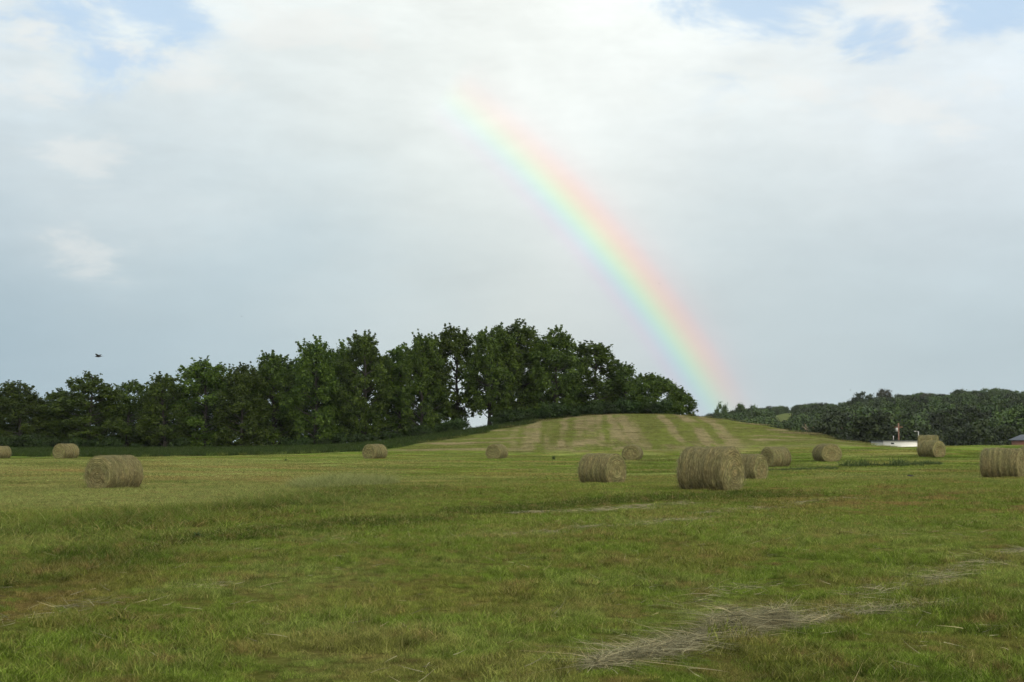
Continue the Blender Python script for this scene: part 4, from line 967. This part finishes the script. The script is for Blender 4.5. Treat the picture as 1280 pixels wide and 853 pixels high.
# projecting gable: white boards and red brown slope
g0, g1 = -2.3, 1.6; gm = (g0 + g1) / 2; zg = z_of(547.0); zw = z_of(556.0)
gb = MB(); gb.add([(g0, -1.5, 0), (g1, -1.5, 0), (g1, -1.5, zw), (gm, -1.5, zg), (g0, -1.5, zw), (g0, 0, 0), (g1, 0, 0), (g1, 0, zw), (gm, 0, zg), (g0, 0, zw)],
   [(0, 1, 2, 4), (0, 4, 9, 5), (1, 6, 7, 2)], [(4, 2, 3), (9, 8, 7)]); gb.build('gable_wall', M_WHITE, hs)
gr = MB()
for s, gx in ((-1, g0), (1, g1)):
    gr.add([(gm, -1.8, zg + .02), (gx + s * .3, -1.8, zw - .12), (gx + s * .3, 2.2, zw - .12), (gm, 2.2, zg + .02), (gm, -1.8, zg + .16), (gx + s * .3, -1.8, zw + .02), (gx + s * .3, 2.2, zw + .02), (gm, 2.2, zg + .16)],
           [(0, 1, 2, 3), (4, 7, 6, 5), (0, 4, 5, 1), (1, 5, 6, 2), (0, 3, 7, 4)])
gr.build('gable_roof', M_BRICK, hs)
fw = MB().box(gm - .45, gm + .45, -1.56, -1.47, 0.9, 2.0).build('window', M_GREYW, hs); MB().box(gm - .38, gm + .38, -1.58, -1.563, 0.97, 1.93).build('pane', M_GLASS, fw)
tag(hs, 'house with dark grey roof and white gable at the right edge beyond the field', 'house')
# utility pole, street lamp
up_ = at(1123, 529, 300); ug = gz(up_[0], 300); po = empty('utility_pole', (up_[0], 300, ug)); Hp = up_[2] - ug
MB().tube([(0, 0, 0), (0, 0, Hp)], [0.20, 0.15], 9).build('pole', M_POLE, po)
MB().box(-0.9, 0.9, -0.08, 0.08, Hp - 1.0, Hp - 0.8).build('crossarm', M_POLE, po)
MB().tube([(-0.42, -0.1, Hp - 1.9), (-0.42, -0.1, Hp - 1.05)], 0.24, 10).build('transformer', M_METAL, po)
tag(po, 'reddish brown utility pole with grey transformer before the woods', 'utility pole')
lp = at(1148, 539.5, 250); lg = gz(lp[0], 250); lo = empty('street_lamp', (lp[0], 250, lg)); Hl = lp[2] - lg
MB().tube([(0, 0, 0), (0, 0, Hl)], [0.11, 0.08], 8).build('pole', M_METAL, lo)
MB().tube([(0, 0, Hl - 0.1), (-0.35, 0, Hl + 0.02), (-0.6, 0, Hl)], 0.04, 6).build('arm', M_METAL, lo)
lh = MB(); lh.tube([(-0.5, 0, Hl), (-0.62, 0, Hl + .02), (-0.8, 0, Hl - .03)], [0.06, 0.11, 0.05], 8); lh.build('lamp_head', M_METAL, lo)
tag(lo, 'slim pale street lamp rising behind the white building near the stacked looking bales', 'street lamp')

# ------------------------------------------------------------------ birds
M_BIRD = simple('dark_feather', (0.02, 0.02, 0.024), 0.8, var=0.2)
def bird(loc, rz, s, label, folded=False, roll=0.0):
    b = MB(); b.tube([(-.26, 0, 0), (-.15, 0, 0), (0, 0, .01), (.12, 0, .02), (.17, 0, .035), (.21, 0, .03), (.25, 0, .02)], [.012, .035, .06, .045, .036, .028, .004], 10)
    b.add([(-.2, -.02, 0), (-.2, .02, 0), (-.36, .05, 0), (-.36, -.05, 0), (-.2, -.02, .01), (-.2, .02, .01), (-.36, .05, .008), (-.36, -.05, .008)], [(0, 3, 2, 1), (4, 5, 6, 7), (0, 1, 5, 4), (1, 2, 6, 5), (2, 3, 7, 6), (3, 0, 4, 7)])
    r_ = b.build('bird', M_BIRD, smooth=True); r_.location = loc; r_.rotation_euler = (0, roll, rz); r_.scale = (s,) * 3
    for k in (-1, 1):
        w = MB()
        if folded: pts = [(.1, k * .045, .03), (-.02, k * .068, .03), (-.24, k * .02, .02), (0, k * .05, -.01)]
        else: pts = [(.08, k * .03, .03), (.10, k * .26, .14), (-.04, k * .46, .17), (-.10, k * .22, .10), (-.10, k * .03, .02)]
        P = np.array(pts); Q2 = P + np.array([0, 0, 0.012]); m_ = len(P); w.add(np.concatenate([P, Q2]), [(i, (i + 1) % m_, (i + 1) % m_ + m_, i + m_) for i in range(m_)], [(0, i, i + 1) for i in range(1, m_ - 1)] + [(m_, m_ + i + 1, m_ + i) for i in range(1, m_ - 1)])
        w.build('wing', M_BIRD, r_)
    tag(r_, label, 'bird'); return r_
bird(tuple(at(123, 446, 70)), R(172), 0.75, 'dark bird flying left above the left part of the tree row', roll=R(6))
bird(tuple(at(302, 396, 200)), R(20), 0.42, 'tiny far bird high above the left half of the tree row')
bird(tuple(at(824, 355, 200)), R(20), 0.42, 'tiny far bird in front of the rainbow')
bird(tuple(at(1063, 488, 200)), R(160), 0.42, 'tiny far bird left of the dark crown on the hill skyline')
x, y = hit(1138, 599.5); bird((x, y, gz(x, y) + 0.16), R(190), 0.62, 'small dark bird sitting on the grass left of the ribbed bale', folded=True)

# ------------------------------------------------------------------ rainbow: a bow of lit drops round the point opposite the sun
AZ, EL = -28.25, -18.25; RBW = 3000.0
ax = np.array([math.sin(R(AZ)) * math.cos(R(EL)), math.cos(R(AZ)) * math.cos(R(EL)), math.sin(R(EL))])
e1 = np.cross(ax, [0, 0, 1]); e1 /= np.linalg.norm(e1); e2 = np.cross(e1, ax)     # e1 right, e2 up
def bow_angle(px, py):
    d = px_dir(px, py); return math.degrees(math.atan2(d @ e2, d @ e1))
s0 = bow_angle(905, 520); s1 = bow_angle(560, 110)
ss = np.linspace(s0 - 1.5, s1 + 1.0, 120); rr = np.linspace(38.9, 44.2, 64)
S_, A_ = np.meshgrid(np.radians(ss), np.radians(rr))
Dv = np.cos(A_)[..., None] * ax + np.sin(A_)[..., None] * (np.cos(S_)[..., None] * e1 + np.sin(S_)[..., None] * e2)
V = (Dv * RBW).reshape(-1, 3) + np.array([0, 0, CAMZ]); m_ = len(ss)
i = np.arange(len(rr) - 1)[:, None] * m_; j = np.arange(m_ - 1)[None]
Qd = np.stack([i + j, i + j + 1, i + m_ + j + 1, i + m_ + j], -1).reshape(-1, 4)
f_ = (ss - s0) / (s1 - s0)
fade = np.interp(f_, [-0.2, 0.0, 0.05, 0.15, 0.45, 0.64, 0.75, 0.86, 0.97, 1.01], [0.22, 0.35, 0.55, 0.85, 1.0, 0.95, 0.72, 0.55, 0.36, 0.0])
stops = [(38.9, (0, 0, 0)), (39.9, (0.01, 0, 0.01)), (40.35, (0.09, 0.0, 0.10)), (40.7, (0.0, 0.09, 0.17)), (41.0, (0.0, 0.25, 0.12)), (41.3, (0.16, 0.32, 0.0)), (41.65, (0.40, 0.26, 0.0)),
         (41.95, (0.46, 0.13, 0.0)), (42.3, (0.32, 0.03, 0.0)), (42.65, (0.11, 0.0, 0.0)), (43.3, (0.02, 0.0, 0.0)), (44.2, (0, 0, 0))]
xa = [s[0] for s in stops]; cc = np.stack([np.interp(rr, xa, [s[1][q] for s in stops]) for q in range(3)], 1)
kern = np.array([0, 1, 2, 1, 0]) / 4.0; cc = np.stack([np.convolve(np.pad(cc[:, q], 2), kern, 'valid') for q in range(3)], 1); cc[0] = cc[-1] = 0
bowc = (cc[:, None] * fade[None, :, None]).reshape(-1, 3)
m, nn_, ll = mat('rainbow_light'); o_ = nn_.new('ShaderNodeOutputMaterial'); ad = nn_.new('ShaderNodeAddShader'); tr_ = nn_.new('ShaderNodeBsdfTransparent'); em = nn_.new('ShaderNodeEmission'); at_ = nn_.new('ShaderNodeAttribute')
at_.attribute_name = 'bow'; ll.new(at_.outputs['Color'], em.inputs['Color']); em.inputs['Strength'].default_value = 0.62
ll.new(em.outputs[0], ad.inputs[0]); ll.new(tr_.outputs[0], ad.inputs[1]); ll.new(ad.outputs[0], o_.inputs[0])
dk = nn_.new('ShaderNodeVectorMath'); dk.operation = 'SCALE'; dk.inputs['Scale'].default_value = 0.28; ll.new(at_.outputs['Color'], dk.inputs[0])
sb = nn_.new('ShaderNodeVectorMath'); sb.operation = 'DOT_PRODUCT'; sb.inputs[1].default_value = (0.28, 0.28, 0.28); ll.new(at_.outputs['Color'], sb.inputs[0])
iv = nn_.new('ShaderNodeMath'); iv.operation = 'SUBTRACT'; iv.inputs[0].default_value = 1.0; ll.new(sb.outputs['Value'], iv.inputs[1]); ll.new(iv.outputs[0], tr_.inputs['Color'])
rb = mesh_obj('rainbow', V, Qd, m, smooth=True, cols={'bow': bowc})
tag(rb, 'pale rainbow arc coming down from the clouds to the woods right of the mound', 'rainbow')

# ------------------------------------------------------------------ air: one closed box of thin haze round the viewer and the land
zz = gv[:, 2]; hb_ = MB().box(-2600, 2600, -2600, 2600, float(zz.min()) - 1.0, float(zz.max()) + 22.0)
m, nn_, ll = mat('haze_air'); o_ = nn_.new('ShaderNodeOutputMaterial'); pv = nn_.new('ShaderNodeVolumePrincipled'); pv.inputs['Density'].default_value = HAZE; pv.inputs['Color'].default_value = (0.80, 0.88, 0.95, 1)
ll.new(pv.outputs[0], o_.inputs['Volume']); tag(hb_.build('haze', m), kind='stuff')
